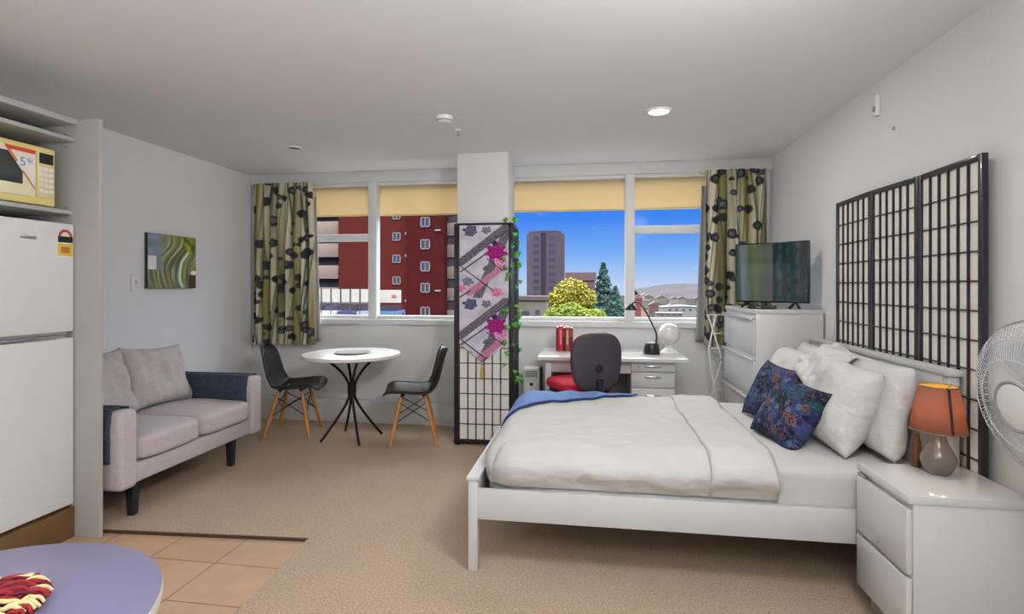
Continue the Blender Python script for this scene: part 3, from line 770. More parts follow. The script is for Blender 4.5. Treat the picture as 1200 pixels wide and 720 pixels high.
MB().ball((.635, 4.66, DZ + .162), .092, u=40, v=24).build('globe', gm, gl)

hb = thing('space_heater', (-.547, 4.85, 0), 'slim white upright heater with a dark dial between the floral screen and desk', 'heater')
MB().box(-.625, -.475, 4.80, 4.92, .02, .60, .018, 3).build('housing', M['plastic'], hb)
g = MB()
for k in range(5): g.box(-.605 + .0 * k, -.495, 4.796, 4.802, .515 + k * .012, .521 + k * .012)
g.build('vent_grille', M['greyp'], hb)
MB().lathe([(0, 0), (.016, 0), (.014, .012), (0, .013)], (0, 0, 0), 18, Matrix.Translation((-.55, 4.80, .45)) @ Matrix.Rotation(PI / 2, 4, 'X')).build('dial', M['black'], hb)
for q in (-.62, -.51): MB().box(q, q + .03, 4.79, 4.93, 0, .02, .003).build('foot', M['black'], hb)
MB().box(-.474, -.455, 4.81, 4.92, .03, .60, .006).build('side_strip', M['black'], hb)

# office chair (back towards the camera)
oc = thing('office_chair', (-.075, 4.13, 0), 'charcoal-backed swivel chair with a red seat pulled up to the desk', 'office chair', rz=math.radians(30))
LC = lambda mb, n, m, **k: local_child(mb.build(n, m, None, **k), oc)
mb = MB().soft((.43, .44, .08), 4.5, 10, (0, .07, .58), bulge=.012); s_ = LC(mb, 'seat', M['red']); s_['label'] = 'red upholstered seat'
LC(MB().soft((.40, .38, .035), 5, 6, (0, .06, .53)), 'seat_pan', M['black'])
def backsh(T0, T1, wdt, hgt, zc, yb):
    q = MB().soft((wdt, T1, hgt), 3.4, 12, (0, 0, 0))
    for v in q.bm.verts:
        v.co.y += -.0 + .35 * v.co.x ** 2 + .10 * max(0, v.co.z) ** 2; v.co.x *= 1 - .25 * max(0, -v.co.z / hgt); v.co += V((0, yb, zc))
    return q
LC(backsh(0, .05, .405, .405, .782, -.205), 'backrest_pad', M['red'])
LC(backsh(0, .042, .415, .415, .782, -.222), 'backrest_shell', M['charc'])
LC(backsh(0, .02, .425, .425, .782, -.212), 'backrest_piping', M['rim'])
LC(MB().lathe([(0, 0), (.030, 0), (.026, .022), (0, .026)], (0, 0, 0), 20, Matrix.Translation((.0, -.236, .74)) @ Matrix.Rotation(PI / 2, 4, 'X')), 'back_knob', M['black'])
LC(MB().tube(curve_pts([(0, .02, .50), (0, -.16, .51), (0, -.245, .56), (0, -.25, .66)], 20), .024, 10, flat=1.4), 'back_support', M['black'])
LC(MB().lathe([(0, .11), (.028, .11), (.028, .30), (.018, .30), (.018, .51), (0, .51)], n=20), 'gas_column', M['black'])
for k in range(5):
    a = 2 * PI * k / 5 + .3; d = V((math.cos(a), math.sin(a), 0))
    ar = LC(MB().tube([d * .03 + V((0, 0, .115)), d * .16 + V((0, 0, .10)), d * .29 + V((0, 0, .078))], [.026, .021, .015], 10), 'base_arm', M['black'])
    w = MB(); sd = V((-d.y, d.x, 0)); w.tube([d * .29 + V((0, 0, .03)) - sd * .024, d * .29 + V((0, 0, .03)) + sd * .024], .03, 16); w.tube([d * .29 + V((0, 0, .05)), d * .29 + V((0, 0, .08))], .008, 8)
    o = w.build('caster', M['black']); o.parent = ar; o.matrix_parent_inverse = Matrix()

# ------------------------------------------------------------------ chest, television, airer
cx0, cx1, cy0, cy1, cz = 1.09, 1.545, 3.90, 4.73, 1.175
t = thing('chest_of_drawers', ((cx0 + cx1) / 2, (cy0 + cy1) / 2, 0), 'tall white chest of drawers between the bed and the right curtain', 'chest of drawers')
MB().box(cx0 + .022, cx1, cy0, cy1, .03, cz - .03, .003).build('body', M['white'], t)
MB().box(cx0 + .012, cx1, cy0 - .002, cy1 + .002, cz - .03, cz, .003).build('top', M['white'], t)
MB().box(cx0 + .06, cx1 - .02, cy0 + .02, cy1 - .02, 0, .03).build('plinth', M['white'], t)
zz = [(.06, .30), (.315, .56), (.575, .85), (.865, 1.135)]
for z0, z1 in zz:
    d = MB().box(cx0 + .004, cx0 + .022, cy0 + .004, cy1 - .004, z0, z1 - .02, .002).build('drawer', M['white'], t)
    MB().box(cx0 - .012, cx0 + .02, cy0 + .004, cy1 - .004, z1 - .032, z1 - .014, .003).build('drawer_lip', M['whiteg'], d)

def tvcol(u, v):
    # colours set into the panel: pale and olive upright bands left, dark teal squares right
    n = noise.noise(V((u * 14, v * 2, 0)))
    if u < .54:
        c = lin(70, 96, 88)
        for c0, wd, q in ((.12, .10, (104, 120, 124)), (.30, .10, (92, 104, 58)), (.22, .05, (66, 96, 62)), (.46, .09, (84, 82, 82)), (.03, .04, (44, 70, 66))):
            c = mixc(c, lin(*q), max(0, 1 - abs(u - c0 + .04 * (v - .5)) / wd) * 1.3)
        return mixc(c, lin(60, 70, 70), .3 + n * .4)
    c = mixc(lin(20, 36, 40), lin(50, 78, 86), .4 + .5 * math.sin(u * 52) * .6 + .4 * n)
    k = max(0, math.sin(v * 24) * math.sin(u * 30 + 1.0)); c = mixc(c, lin(16, 48, 40), k)
    if u < .575: c = lin(26, 28, 46)
    return mixc(c, lin(26, 26, 38), max(0, (u - .8) * 3))
tl, tr = V((1.065, 4.255, 0)), V((1.462, 3.925, 0)); dv = (tr - tl); tw = dv.length; dv.normalize(); nv = V((dv.y, -dv.x, 0))
t = thing('television', ((tl + tr) / 2 + V((0, 0, cz))), 'flat black television angled on top of the white chest', 'television')
T = Matrix((dv, -nv, V((0, 0, 1)))).transposed().to_4x4(); T.translation = tl      # local +y points away from the viewer side
sgn = 1
MB().box(0, tw, -.004, .03, 1.218, 1.652, .004, T=T).build('housing', M['screen'], t)
tvm = vmat('television_panel', .08, .6); nt_ = tvm.node_tree; pp = nt_.nodes['Principled BSDF']
pp.inputs['Coat Weight'].default_value = .3; pp.inputs['Coat Roughness'].default_value = .03
MB().grid(lambda u, v: T @ V((.008 + (tw - .016) * u, -.0046, 1.228 + .416 * v)), 70, 50, tvcol).build('screen', tvm, t)
for xx in (.09, tw - .09):
    f = MB(); f.tube([T @ V((xx, .012, 1.225)), T @ V((xx, -.085, cz + .008))], .007, 8); f.tube([T @ V((xx, .012, 1.225)), T @ V((xx, .085, cz + .008))], .007, 8)
    f.tube([T @ V((xx - .035, -.02, cz + .007)), T @ V((xx, .012, 1.225))], .007, 8); f.tube([T @ V((xx + .035, -.02, cz + .007)), T @ V((xx, .012, 1.225))], .007, 8)
    f.build('foot', M['black'], t)
t = thing('media_box', (1.20, 4.03, cz), 'small flat black media box under the television on the chest', 'media box')
R = Matrix.Translation((1.185, 4.01, 0)) @ Matrix.Rotation(math.radians(-28), 4, 'Z')
MB().box(-.085, .085, -.05, .05, cz + .002, cz + .024, .005, T=R).build('case', M['black'], t)
[MB().box(a - .01, a + .01, c - .01, c + .01, cz, cz + .003, T=R).build('foot', M['greyp'], t) for a in (-.07, .07) for c in (-.035, .035)]
MB().box(-.03, .0, -.0508, -.0495, cz + .010, cz + .016, T=R).build('indicator', M['greyp'], t)

t = thing('clothes_airer', (1.05, 4.82, 0), 'folded white wire clothes airer between the chest and the right curtain', 'clothes airer')
for y in (4.79,):
    MB().tube([(.975, y, 1.09), (1.035, y, .90), (1.09, y, .71)], .0075, 8).build('side_rail', M['plastic'], t)
    MB().tube([(1.045, y + .016, 1.09), (.985, y + .016, .80), (1.02, y + .016, .55), (1.065, y + .016, .25), (1.10, y + .016, .006)], .0075, 8).build('side_rail', M['plastic'], t)
    MB().tube([(1.09, y, .71), (1.0, y, .40), (.96, y, .006)], .0075, 8).build('side_rail', M['plastic'], t)
for z, x in ((1.09, .975), (.93, 1.02), (.80, 1.0), (.71, 1.04), (.60, 1.02), (.45, 1.03), (.34, 1.05)):
    MB().tube([(x, 4.80, z), (1.5, 4.80, z)], .0045, 8).build('rung', M['plastic'], t)
for z in (.93, .71): MB().ball((1.085, 4.792, z), .016).build('joint', M['greyp'], t)
MB().tube([(1.48, 4.80, 1.09), (1.48, 4.80, .006)], .0075, 8).build('side_rail', M['plastic'], t)

# ------------------------------------------------------------------ bed
bx0, bx1, by0, by1 = -.58, 1.455, 2.455, 3.865
t = thing('bed_frame', (.45, 3.16, 0), 'white double bed frame with low footboard and panelled headboard', 'bed')
for y in (by0, by1 - .045):
    MB().box(bx0, bx0 + .045, y, y + .045, 0, .43, .004).build('leg', M['bedw'], t)
    MB().box(bx1, bx1 + .04, y - (.0 if y < 3 else 0), y + .045, 0, .97, .004).build('leg', M['bedw'], t)
fb = MB(); fb.box(bx0 + .006, bx0 + .036, by0 + .04, by1 - .04, .235, .415, .003); fb.box(bx0 - .008, bx0 + .052, by0 - .006, by1 + .006, .425, .443, .004); fb.build('footboard', M['bedw'], t)
for y0 in (by0 + .004, by1 - .028): MB().box(bx0 + .04, bx1 + .002, y0, y0 + .024, .243, .385, .003).build('side_rail', M['bedw'], t)
hd = MB(); hd.box(bx1 + .006, bx1 + .03, by0 + .04, by1 - .04, .30, .96, .003); hd.box(bx1 - .012, bx1 + .045, by0 - .012, by1 + .012, .965, .992, .005); hd.box(bx1 - .004, bx1 + .03, by0 + .04, by1 - .04, .90, .965, .003)
hd.build('headboard', M['bedw'], t)
MB().box(bx0 + .05, bx1, by0 + .03, by1 - .03, .262, .287).build('slat_base', M['bedw'], t)
MB().box(.42, .47, 3.14, 3.19, 0, .262, .003).build('leg', M['bedw'], t)
my0, my1 = by0 + .035, by1 - .035
MT = .555
m = MB().soft((bx1 - .01 - (bx0 + .06), my1 - my0, MT - .289), 11, 14, ((bx0 + .06 + bx1 - .01) / 2, (my0 + my1) / 2, (MT + .289) / 2), wr=.004, wf=5)
tag(m.build('mattress', M['linen'], None, angle=180), 'white sheeted mattress showing at the pillow end of the bed', 'mattress')

def rounded(tt, p0, p1, zb, zt, R, double=True):
    """arc-length walk up from (p0, zb), over the top at zt, down to (p1, zb)"""
    up = zt - zb - R; arc = R * PI / 2; top = (p1 - p0 - (2 if double else 1) * R)
    L = up + arc + top + ((arc + up) if double else 0); d = tt * L
    if d < up: return p0, zb + d
    d -= up
    if d < arc: a = d / R; return p0 + R * (1 - math.cos(a)), zt - R * (1 - math.sin(a))
    d -= arc
    if d < top or not double: return p0 + R + d, zt
    d -= top
    if d < arc: a = d / R; return p1 - R + R * math.sin(a), zt - R * (1 - math.cos(a))
    d -= arc
    return p1, zt - R - d
DX0, DX1, DY0, DY1, DZB, DZT = bx0 + .055, .80, by0 + .032, by1 - .032, .392, .588
def cloth(a, b_, off=0., wrk=1., x1=DX1, zt=DZT):
    X, zx = rounded(a, DX0, x1, DZB, zt, .11, False); Y, zy = rounded(b_, DY0, DY1, DZB, zt, .10, True)
    kx, ky = (zx - DZB) / (zt - DZB), (zy - DZB) / (zt - DZB)
    z = DZB + (zt - DZB) * kx * ky
    rc = .16
    for yc, sg in ((DY0 + rc, -1), (DY1 - rc, 1)):
        px, py = X - (DX0 + rc), (Y - yc) * sg
        if px < 0 and py > 0:
            m_ = max(-px, py); h_ = math.hypot(px, py)
            if h_ > 1e-6: px *= m_ / h_; py *= m_ / h_
            X, Y = DX0 + rc + px, yc + sg * py
    bul = math.sin(PI * min(1, max(0, (z - DZB) / (zt - DZB)))) * (.035 + off)
    if Y < DY0 + .1: Y -= bul * (1 - (Y - DY0) / .1)
    if Y > DY1 - .1: Y += bul * (1 - (DY1 - Y) / .1)
    if X < DX0 + .1: X -= bul * .3 * (1 - (X - DX0) / .1)
    p = V((X, Y, z))
    n1 = noise.noise(V((X * 3.2, Y * 2.2, 1))); n2 = noise.noise(V((X * 11 + 3 * Y, Y * 4, 2))); n3 = noise.noise(V((X * 5 - Y * 7, z * 9, 4)))
    side = 1 - ky
    n5 = abs(noise.noise(V((X * 4 - Y * 9, Y * 3 + X * 2, 11)))); z += wrk * (.013 * n1 + .009 * n2 - .014 * max(0, .3 - n5)) * kx * ky
    Y -= wrk * side * (.016 * n3 + .012 * noise.noise(V((X * 14, z * 5, 7)))) * (1 if Y < 3.1 else -1) * min(1, 4 * (z - DZB) / (zt - DZB) + .2)
    return V((X, Y, z + off))
dv_ = thing('duvet', (.1, 3.16, DZT), 'white creased duvet tucked over the bed with its head edge turned down', 'duvet')
o = MB().grid(lambda u, v: cloth(u, v), 110, 120).build('duvet_body', M['duvet'], dv_, angle=180); so = o.modifiers.new('t', 'SOLIDIFY'); so.thickness = .012; so.offset = -1
def tdown(u, v):
    p = cloth(.805 + .19 * u, v, .012 + .004 * math.sin(PI * u)); p.z += .006 * noise.noise(V((u * 3, v * 14, 2))) + (-.010 if u in (0, 1) else 0)
    if p.z < DZB + .02: p.z = DZB + .004
    p.x += .0 + .014 * noise.noise(V((v * 7, 3, 1))); return p
o = MB().grid(tdown, 20, 110).build('turned_down_edge', M['duvet'], dv_, angle=180); so = o.modifiers.new('t', 'SOLIDIFY'); so.thickness = .016; so.offset = -1

# blue blanket laid across the far foot corner
def throwpos(u, v):
    # triangle: foot-near corner, head-far corner, foot-far corner (fan from the far foot corner)
    ax = .18 + .0 * u
    a0, b0 = .06, .50     # along the foot edge towards the camera side
    a1, b1 = .66, .86     # towards the head on the far side
    e = (a0 + (a1 - a0) * u, b0 + (b1 - b0) * (u ** .8))
    c_ = (.06 + (.62 - .06) * u, .885)
    a = c_[0] + (e[0] - c_[0]) * v; b_ = c_[1] + (e[1] - c_[1]) * v
    return cloth(a, b_, .019, 1.)
bt_ = thing('blanket', (-.3, 3.6, DZT), 'folded blue blanket laid across the far foot corner of the bed', 'blanket')
o = MB().grid(throwpos, 60, 40).build('blanket_cloth', M['throw'], bt_, angle=180); so = o.modifiers.new('t', 'SOLIDIFY'); so.thickness = .012; so.offset = -1
o = MB().grid(lambda u, v: throwpos(u, 1 + .06 * v) - V((0, 0, .003)), 60, 3).build('blanket_hem', M['throwd'], bt_, angle=180); so = o.modifiers.new('t', 'SOLIDIFY'); so.thickness = .010; so.offset = -1
o['label'] = 'dark blue hem'

# pillows: two leaning pairs, plus two patterned cushions
PL = [('plump white pillow in front at the bedside table end of the bed', .54, .42, .20, (1.195, 2.88, .76), (-.04, 1, .03), (.40, .02, 1), 11, .022),
      ('white pillow against the headboard behind the lamp', .58, .42, .15, (1.335, 2.83, .775), (0, 1, 0), (.20, 0, 1), 12, .016),
      ('white pillow in front at the chest end of the bed', .56, .42, .19, (1.17, 3.46, .755), (.06, 1, -.02), (.42, 0, 1), 13, .024),
      ('white pillow against the headboard at the chest end', .58, .42, .15, (1.33, 3.49, .765), (0, 1, 0), (.20, 0, 1), 14, .016)]
for lab, w, hh, th, c, xd, yd, sd, wr in PL:
    o = pillow_obj('pillow', M['pillow'], pillow_mb(w, hh, th, sd, wr, pinch=.035, pw=4.2, n=40, wf=6), c, xd, yd); tag(o, lab, 'pillow', 'white bed pillows')
o = pillow_obj('pillow', M['pillow'], pillow_mb(.44, .30, .15, 21, .06, pinch=.04, wf=9, n=64), (1.255, 3.15, .90), (.25, 1, .03), (.8, .1, .6))
tag(o, 'small crumpled white pillow slumped on top between the two pillow pairs', 'pillow', 'white bed pillows')
def cushion_col(seed):
    r = random.Random(seed); bl = []
    for k in range(210):
        kind = r.choice(['green', 'green', 'blue', 'blue', 'orange', 'red', 'dark', 'dark', 'dark', 'teal', 'lav'])
        bl.append((r.random(), r.random(), r.uniform(.012, .046), kind, r.uniform(0, 6), r.randint(4, 7)))
    for k in range(4): bl.append((r.random(), r.uniform(.1, .9), r.uniform(.045, .065), 'orange', r.uniform(0, 6), 6))
    pal = dict(green=(28, 78, 56), blue=(50, 68, 116), orange=(140, 84, 62), red=(96, 38, 48), dark=(14, 16, 24), teal=(30, 84, 84), lav=(92, 100, 140))
    pal = {k: lin(*q) for k, q in pal.items()}
    def col(a, b_, side):
        w1 = a + .02 * noise.noise(V((a * 18, b_ * 18, seed))); w2 = b_ + .02 * noise.noise(V((b_ * 18, a * 18, seed + 5)))
        g = noise.noise(V((a * 4, b_ * 4, seed)))
        c = mixc(lin(16, 18, 28), lin(50, 64, 108), .45 + 1.3 * g)
        c = mixc(c, lin(104, 116, 160), max(0, noise.noise(V((a * 34, b_ * 34, seed)))) * .8)
        for x, y, rr, k, ph, pt in bl:
            d = math.hypot(w1 - x, w2 - y)
            if d < rr * 1.3:
                an = math.atan2(w2 - y, w1 - x); R_ = rr * (1 + .22 * math.sin(pt * an + ph))
                if d < R_:
                    if k in ('orange', 'red') and .34 < d / R_ < .62: c = lin(34, 22, 32)
                    else: c = mixc(pal[k], c, .15 + .35 * abs(noise.noise(V((a * 50, b_ * 50, ph)))))
        return c
    return col
o = pillow_obj('cushion', M['vc'], pillow_mb(.35, .36, .14, 31, .008, pinch=.10, n=110, col=cushion_col(8)), (1.03, 3.30, .715), (-.30, 1, .06), (.50, -.10, .9))
tag(o, 'dark blue floral cushion standing behind the other patterned cushion', 'cushion', 'dark floral cushions')
o = pillow_obj('cushion', M['vc'], pillow_mb(.37, .36, .14, 32, .008, pinch=.10, n=110, col=cushion_col(15)), (.985, 2.90, .695), (-.26, 1, .12), (.60, -.16, .85))
tag(o, 'navy and green floral cushion leaning in front, nearest the bedside lamp', 'cushion', 'dark floral cushions')

# ------------------------------------------------------------------ nightstand and lamp
nx0, nx1, ny0, ny1, nz = 1.092, 1.50, 2.07, 2.435, .60
t = thing('bedside_table', (1.3, 2.25, 0), 'glossy white two-drawer bedside table beside the bed', 'bedside table')
MB().box(nx0 + .022, nx1, ny0, ny1, .09, nz - .03, .002).build('body', M['whiteg'], t)
MB().box(nx0 + .004, nx1, ny0 - .003, ny1 + .002, nz - .03, nz, .003).build('top', M['whiteg'], t)
MB().box(nx0 + .05, nx1 - .02, ny0 + .015, ny1 - .015, 0, .09).build('plinth', M['greyp'], t)
for z0, z1 in ((.095, .305), (.32, .55)):
    d = MB().box(nx0, nx0 + .02, ny0 + .004, ny1 - .003, z0, z1, .003).build('drawer', M['whiteg'], t)
    MB().box(nx0 + .002, nx0 + .018, ny1 - .05, ny1 - .006, z1 + .001, z1 + .012, .001).build('drawer_pull', M['greyp'], d)
lx, ly = 1.345, 2.335
t = thing('bedside_lamp', (lx, ly, nz), 'glowing lamp with an orange-lit drum shade and taupe ceramic base', 'lamp')
MB().lathe([(0, 0), (.036, 0), (.040, .004), (.054, .028), (.061, .052), (.059, .068), (.045, .098), (.030, .125), (.022, .16), (.019, .185), (0, .187)], (lx, ly, nz), 44).build('base', M['ceram'], t)
MB().tube([(lx, ly, nz + .185), (lx, ly, nz + .215)], .013, 14).build('bulb_socket', M['greyp'], t)
blb = mat('lit_bulb', (255, 214, 150), .5, emit=(255, 206, 140), estr=3)
MB().ball((lx, ly, nz + .25), .026, (1, 1, 1.35)).build('bulb', blb, t)
shm = cloth_translucent('lamp_shade_cloth', (136, 112, 116), (255, 214, 146), .5, .3, 400)
shl = cloth_translucent('lamp_shade_glow', (240, 200, 90), (255, 214, 128), .5, .1, 400)  # lamp glow put into the yellow colour of an added inner layer
o = MB().lathe([(.093, nz + .172), (.066, nz + .345)], (lx, ly, 0), 56).build('lamp_shade', shm, t, angle=180); o.modifiers.new('t', 'SOLIDIFY').thickness = .0012
MB().lathe([(.0905, nz + .1735), (.0635, nz + .3435)], (lx, ly, 0), 56).build('shade_glow_layer', shl, t, angle=180)['label'] = 'inner layer coloured yellow as lamp glow'
g = MB(); g.tube([(lx + .093 * math.cos(a), ly + .093 * math.sin(a), nz + .172) for a in (2 * PI * k / 48 for k in range(48))], .0025, 6, closed=True)
g.tube([(lx + .066 * math.cos(a), ly + .066 * math.sin(a), nz + .345) for a in (2 * PI * k / 48 for k in range(48))], .0022, 6, closed=True)
for k in range(3):
    a = 2 * PI * k / 3 + .4; g.tube([(lx + .065 * math.cos(a), ly + .065 * math.sin(a), nz + .342), (lx + .02 * math.cos(a), ly + .02 * math.sin(a), nz + .322)], .0016, 6)
    g.tube([(lx + .02 * math.cos(a), ly + .02 * math.sin(a), nz + .322), (lx + .014 * math.cos(a), ly + .014 * math.sin(a), nz + .20)], .0016, 6)
g.build('shade_frame', M['ceram'], t)
sa = math.radians(-92)
MB().tube([(lx + .0945 * math.cos(sa), ly + .0945 * math.sin(sa), nz + .174), (lx + .0675 * math.cos(sa), ly + .0675 * math.sin(sa), nz + .343)], .0045, 6).build('shade_stripe', mat('dark_stripe', (52, 36, 40), .8), t)  # dark upright stripe along the cloth
# brown wooden bowl edge behind the lamp
t = thing('wooden_ornament', (1.308, 2.412, nz), 'small brown wooden ornament half hidden behind the bedside lamp', 'ornament')
MB().lathe([(0, 0), (.016, 0), (.019, .006), (.02, .05), (.018, .10), (.012, .125), (.013, .135), (0, .137)], (1.308, 2.412, nz), 28).build('ornament_body', mat('brown_wood', (92, 58, 36), .45, var=.2, scale=20), t)

# ------------------------------------------------------------------ fan
fx, fy, fz, fr = 1.345, 1.83, .985, .25
t = thing('pedestal_fan', (1.40, fy, 0), 'white pedestal fan with round wire cage beside the bedside table', 'fan')
ax = V((-1, -.05, -.14)).normalized(); upv = V((0, 0, 1)); s1 = ax.cross(upv).normalized(); s2 = s1.cross(ax)
C = V((fx, fy, fz)); P = lambda r, a, d: C + (s1 * math.cos(a) + s2 * math.sin(a)) * r + ax * d
def cage(depth, prof, nm, n):
    g = MB()
    for k in range(n):
        a = 2 * PI * k / n
        g.tube([P(r, a + tw_, d) for r, d, tw_ in prof], .0011, 5)
    for r, d in depth: g.tube([P(r, 2 * PI * k / 64, d) for k in range(64)], .0018 if r < fr * .97 else .004, 6, closed=True)
    return g.build(nm, M['grille'], t)
cage([(fr, 0), (.20, .05), (.14, .075), (.08, .082)], [(fr, 0, 0), (.235, .026, .02), (.20, .05, .06), (.14, .075, .12), (.08, .082, .2)], 'front_grille', 110)
cage([(fr, 0), (.19, -.055), (.12, -.07)], [(fr, 0, 0), (.228, -.028, 0), (.19, -.055, 0), (.12, -.07, 0), (.06, -.07, 0)], 'rear_grille', 70)
RT = Matrix((s1, s2, ax)).transposed().to_4x4(); RT.translation = C
MB().lathe([(0, .092), (.05, .09), (.068, .085), (.072, .078), (.068, .074), (0, .074)], n=40, T=RT).build('hub_cap', M['plastic'], t)
g = MB().lathe([(.070, .077), (.078, .077), (.081, .084), (.075, .088), (.068, .084)], n=40, T=RT, closed=True); g.build('hub_ring', M['greyp'], t)
bm_ = mat('fan_blade', (196, 198, 202), .25, var=.03)
for k in range(5):
    a0 = 2 * PI * k / 5
    o = MB().grid(lambda u, v, a0=a0: P(.035 + .17 * u, a0 + (v - .5) * (.9 + .25 * u), .012 * math.cos(v * PI) * (1 - .3 * u) - .005), 12, 12).build('blade', bm_, t, angle=180)
    o.modifiers.new('t', 'SOLIDIFY').thickness = .002
MB().lathe([(0, .02), (.035, .02), (.038, .01), (.038, -.02), (0, -.02)], n=24, T=RT).build('blade_hub', M['plastic'], t)
MB().lathe([(0, -.17), (.035, -.165), (.055, -.14), (.06, -.075), (.055, -.068), (0, -.068)], n=32, T=RT).build('motor_housing', M['plastic'], t)
px = 1.40
MB().tube([C + ax * -.12, V((px, fy, fz - .09)), V((px, fy, fz - .16))], [.025, .025, .02], 14).build('neck', M['plastic'], t)
MB().tube([(px, fy, .03), (px, fy, .55), (px, fy, fz - .13)], .0135, 16).build('pole', M['plastic'], t)
MB().lathe([(0, 0), (.145, 0), (.148, .01), (.12, .028), (.03, .04), (.022, .07), (0, .07)], (px, fy, 0), 40).build('base', M['plastic'], t)

# ------------------------------------------------------------------ round foreground table
rx, ry, rr, rz_ = -1.165, .77, .358, .72
t = thing('round_table', (rx, ry, FT), 'round lilac-topped table with cream edge in the near left corner', 'table')
MB().lathe([(0, rz_ - .004), (rr - .004, rz_ - .004), (rr - .002, rz_ - .001), (rr - .004, rz_), (0, rz_)], (rx, ry, 0), 96).build('tabletop', M['lilac'], t)
MB().lathe([(0, rz_ - .034), (rr - .012, rz_ - .034), (rr - .002, rz_ - .026), (rr, rz_ - .012), (rr - .001, rz_ - .004), (0, rz_ - .004)], (rx, ry, 0), 96).build('edge_band', M['edge'], t)
MB().tube([(rx, ry, .02), (rx, ry, rz_ - .03)], .032, 24).build('pedestal', M['chrome'], t)
MB().lathe([(0, FT), (.20, FT), (.20, .0), (.05, .018), (.04, .03), (0, .03)], (rx, ry, 0), 48).build('base', M['chrome'], t)
mt = thing('knotted_mat', (-1.16, .755, rz_), 'small mat of knotted red and cream fabric strips on the lilac table', 'mat')
r_ = random.Random(11); ang0 = math.radians(30)
dX, dY = V((math.cos(ang0), math.sin(ang0), 0)), V((-math.sin(ang0), math.cos(ang0), 0)); CM = V((-1.145, .832, rz_))
cols = {'red_strips': MB(), 'cream_strips': MB(), 'dark_strips': MB()}
RM = .11
for row in range(22):
    y = (-1 + 2 * row / 21) * RM * .94; half = math.sqrt(max(0.0004, RM ** 2 - y * y)); x = -half
    while x < half - .012:
        L_ = r_.uniform(.05, .10); x2 = min(half + .006, x + L_); k = r_.choice(['red_strips', 'cream_strips', 'cream_strips', 'red_strips', 'dark_strips'])
        h0 = .012 + .012 * (1 - (x * x + y * y) / RM ** 2); w = .0043 if k != 'dark_strips' else .004
        pts_ = [CM + dX * (x + (x2 - x) * q) + dY * (y + r_.uniform(-.006, .006) + .006 * math.sin(q * 3)) + V((0, 0, (h0 + .008 * math.sin(PI * q)) if 0 < q < 1 else h0 * .75)) for q in (0, .2, .4, .6, .8, 1)]
        cols[k].tube(curve_pts(pts_, 12), [w * (.45 + .55 * math.sin(PI * min(1, max(0, .12 + .76 * q / 12)))) for q in range(13)], 8)
        x = x2 - .012
MB().lathe([(0, 0), (RM * .95, 0), (RM, .006), (RM * .96, .014), (0, .02)], (CM.x, CM.y, rz_), 40).build('backing', mat('mat_backing', (96, 30, 34), .9), mt)
cols['red_strips'].build('red_strips', mat('red_felt', (150, 34, 44), .9, var=.2, scale=40), mt)
cols['cream_strips'].build('cream_strips', mat('cream_felt', (226, 200, 146), .9, var=.15, scale=40), mt)
cols['dark_strips'].build('dark_strips', mat('maroon_felt', (98, 22, 34), .9, var=.2, scale=40), mt)

# ------------------------------------------------------------------ the city outside
GZ = -15.
def at(u, v, Y):      # metres at depth Y for a bearing read off the photograph's perspective
    a, b_ = (u - 600) / 627, -(v - 335) / 627; th = math.radians(8.6)
    d = V((a * math.cos(th) - math.sin(th), a * math.sin(th) + math.cos(th), b_)); return V((0, 0, 1.34)) + d * (Y / d.y)
struct(MB().box(-420, 620, 20, 905, GZ - 1, GZ).build('ground', mat('far_ground', (54, 56, 52), 1, spec=0, var=.15, scale=.02)))
hm = mat('hill_scrub', (74, 71, 73), 1, spec=0, var=.18, scale=.03)
def hillf(u, v):
    x = 60 + u * 620; rid = -9 + 12.5 * math.exp(-((x - 128) / 80) ** 2) + 5.5 * math.exp(-((x - 230) / 90) ** 2) + 1.0 * noise.noise(V((x * .02, 0, 0))) + .5 * noise.noise(V((x * .09, 0, 4)))
    w = math.sin(PI * v); return V((x, 690 + v * 260, GZ - .5 + (rid - GZ) * w + .6 * w * noise.noise(V((x * .03, v * 8, 1)))))
struct(MB().grid(hillf, 120, 24).build('hill', hm, angle=180))

bkM = brick_mat(); bkD = mat('brown_brick', (58, 19, 20), .9, var=.08, scale=.6, spec=.05)
wf_ = mat('pale_window_frame', (112, 102, 98), .6); pd = mat('dark_window_pane', (56, 52, 66), .15, coat=.4)
bal = mat('beige_balcony', (112, 94, 84), .8, var=.06, scale=.5)
drk = mat('balcony_recess', (44, 36, 42), .8, var=.3, scale=.6)
YA = 62
t = thing('brick_apartment_block', (at(460, 335, YA + 6).x, YA + 6, GZ), 'tall red brick apartment block seen through the left window', 'building')
def rect(u0, u1, v0, v1, y0, y1, mt_, nm, par, bev=0):
    a, b_ = at(u0, v0, y0), at(u1, v1, y0); return MB().box(a.x, b_.x, y0, y1, b_.z, a.z, bev).build(nm, mt_, par)
a, b_ = at(397, 200, YA), at(478, 380, YA)
MB().box(a.x, b_.x, YA, YA + 12, GZ, 22).build('wing', bkM, t)
a2, b2 = at(478, 200, YA), at(522, 380, YA)
MB().box(a2.x, b2.x, YA - .6, YA + 12, GZ, 22).build('stair_tower', bkD, t)['label'] = 'darker brick tower strip'
a3, b3 = at(340, 200, YA + 2), at(397, 380, YA + 2); MB().box(a3.x, a.x, YA + 2, YA + 12, GZ, 22).build('balcony_wing', drk, t)
a4, b4 = at(522, 200, YA + 1), at(560, 380, YA + 1); MB().box(b2.x, b4.x, YA + 1, YA + 12, GZ, 22).build('balcony_wing', drk, t)
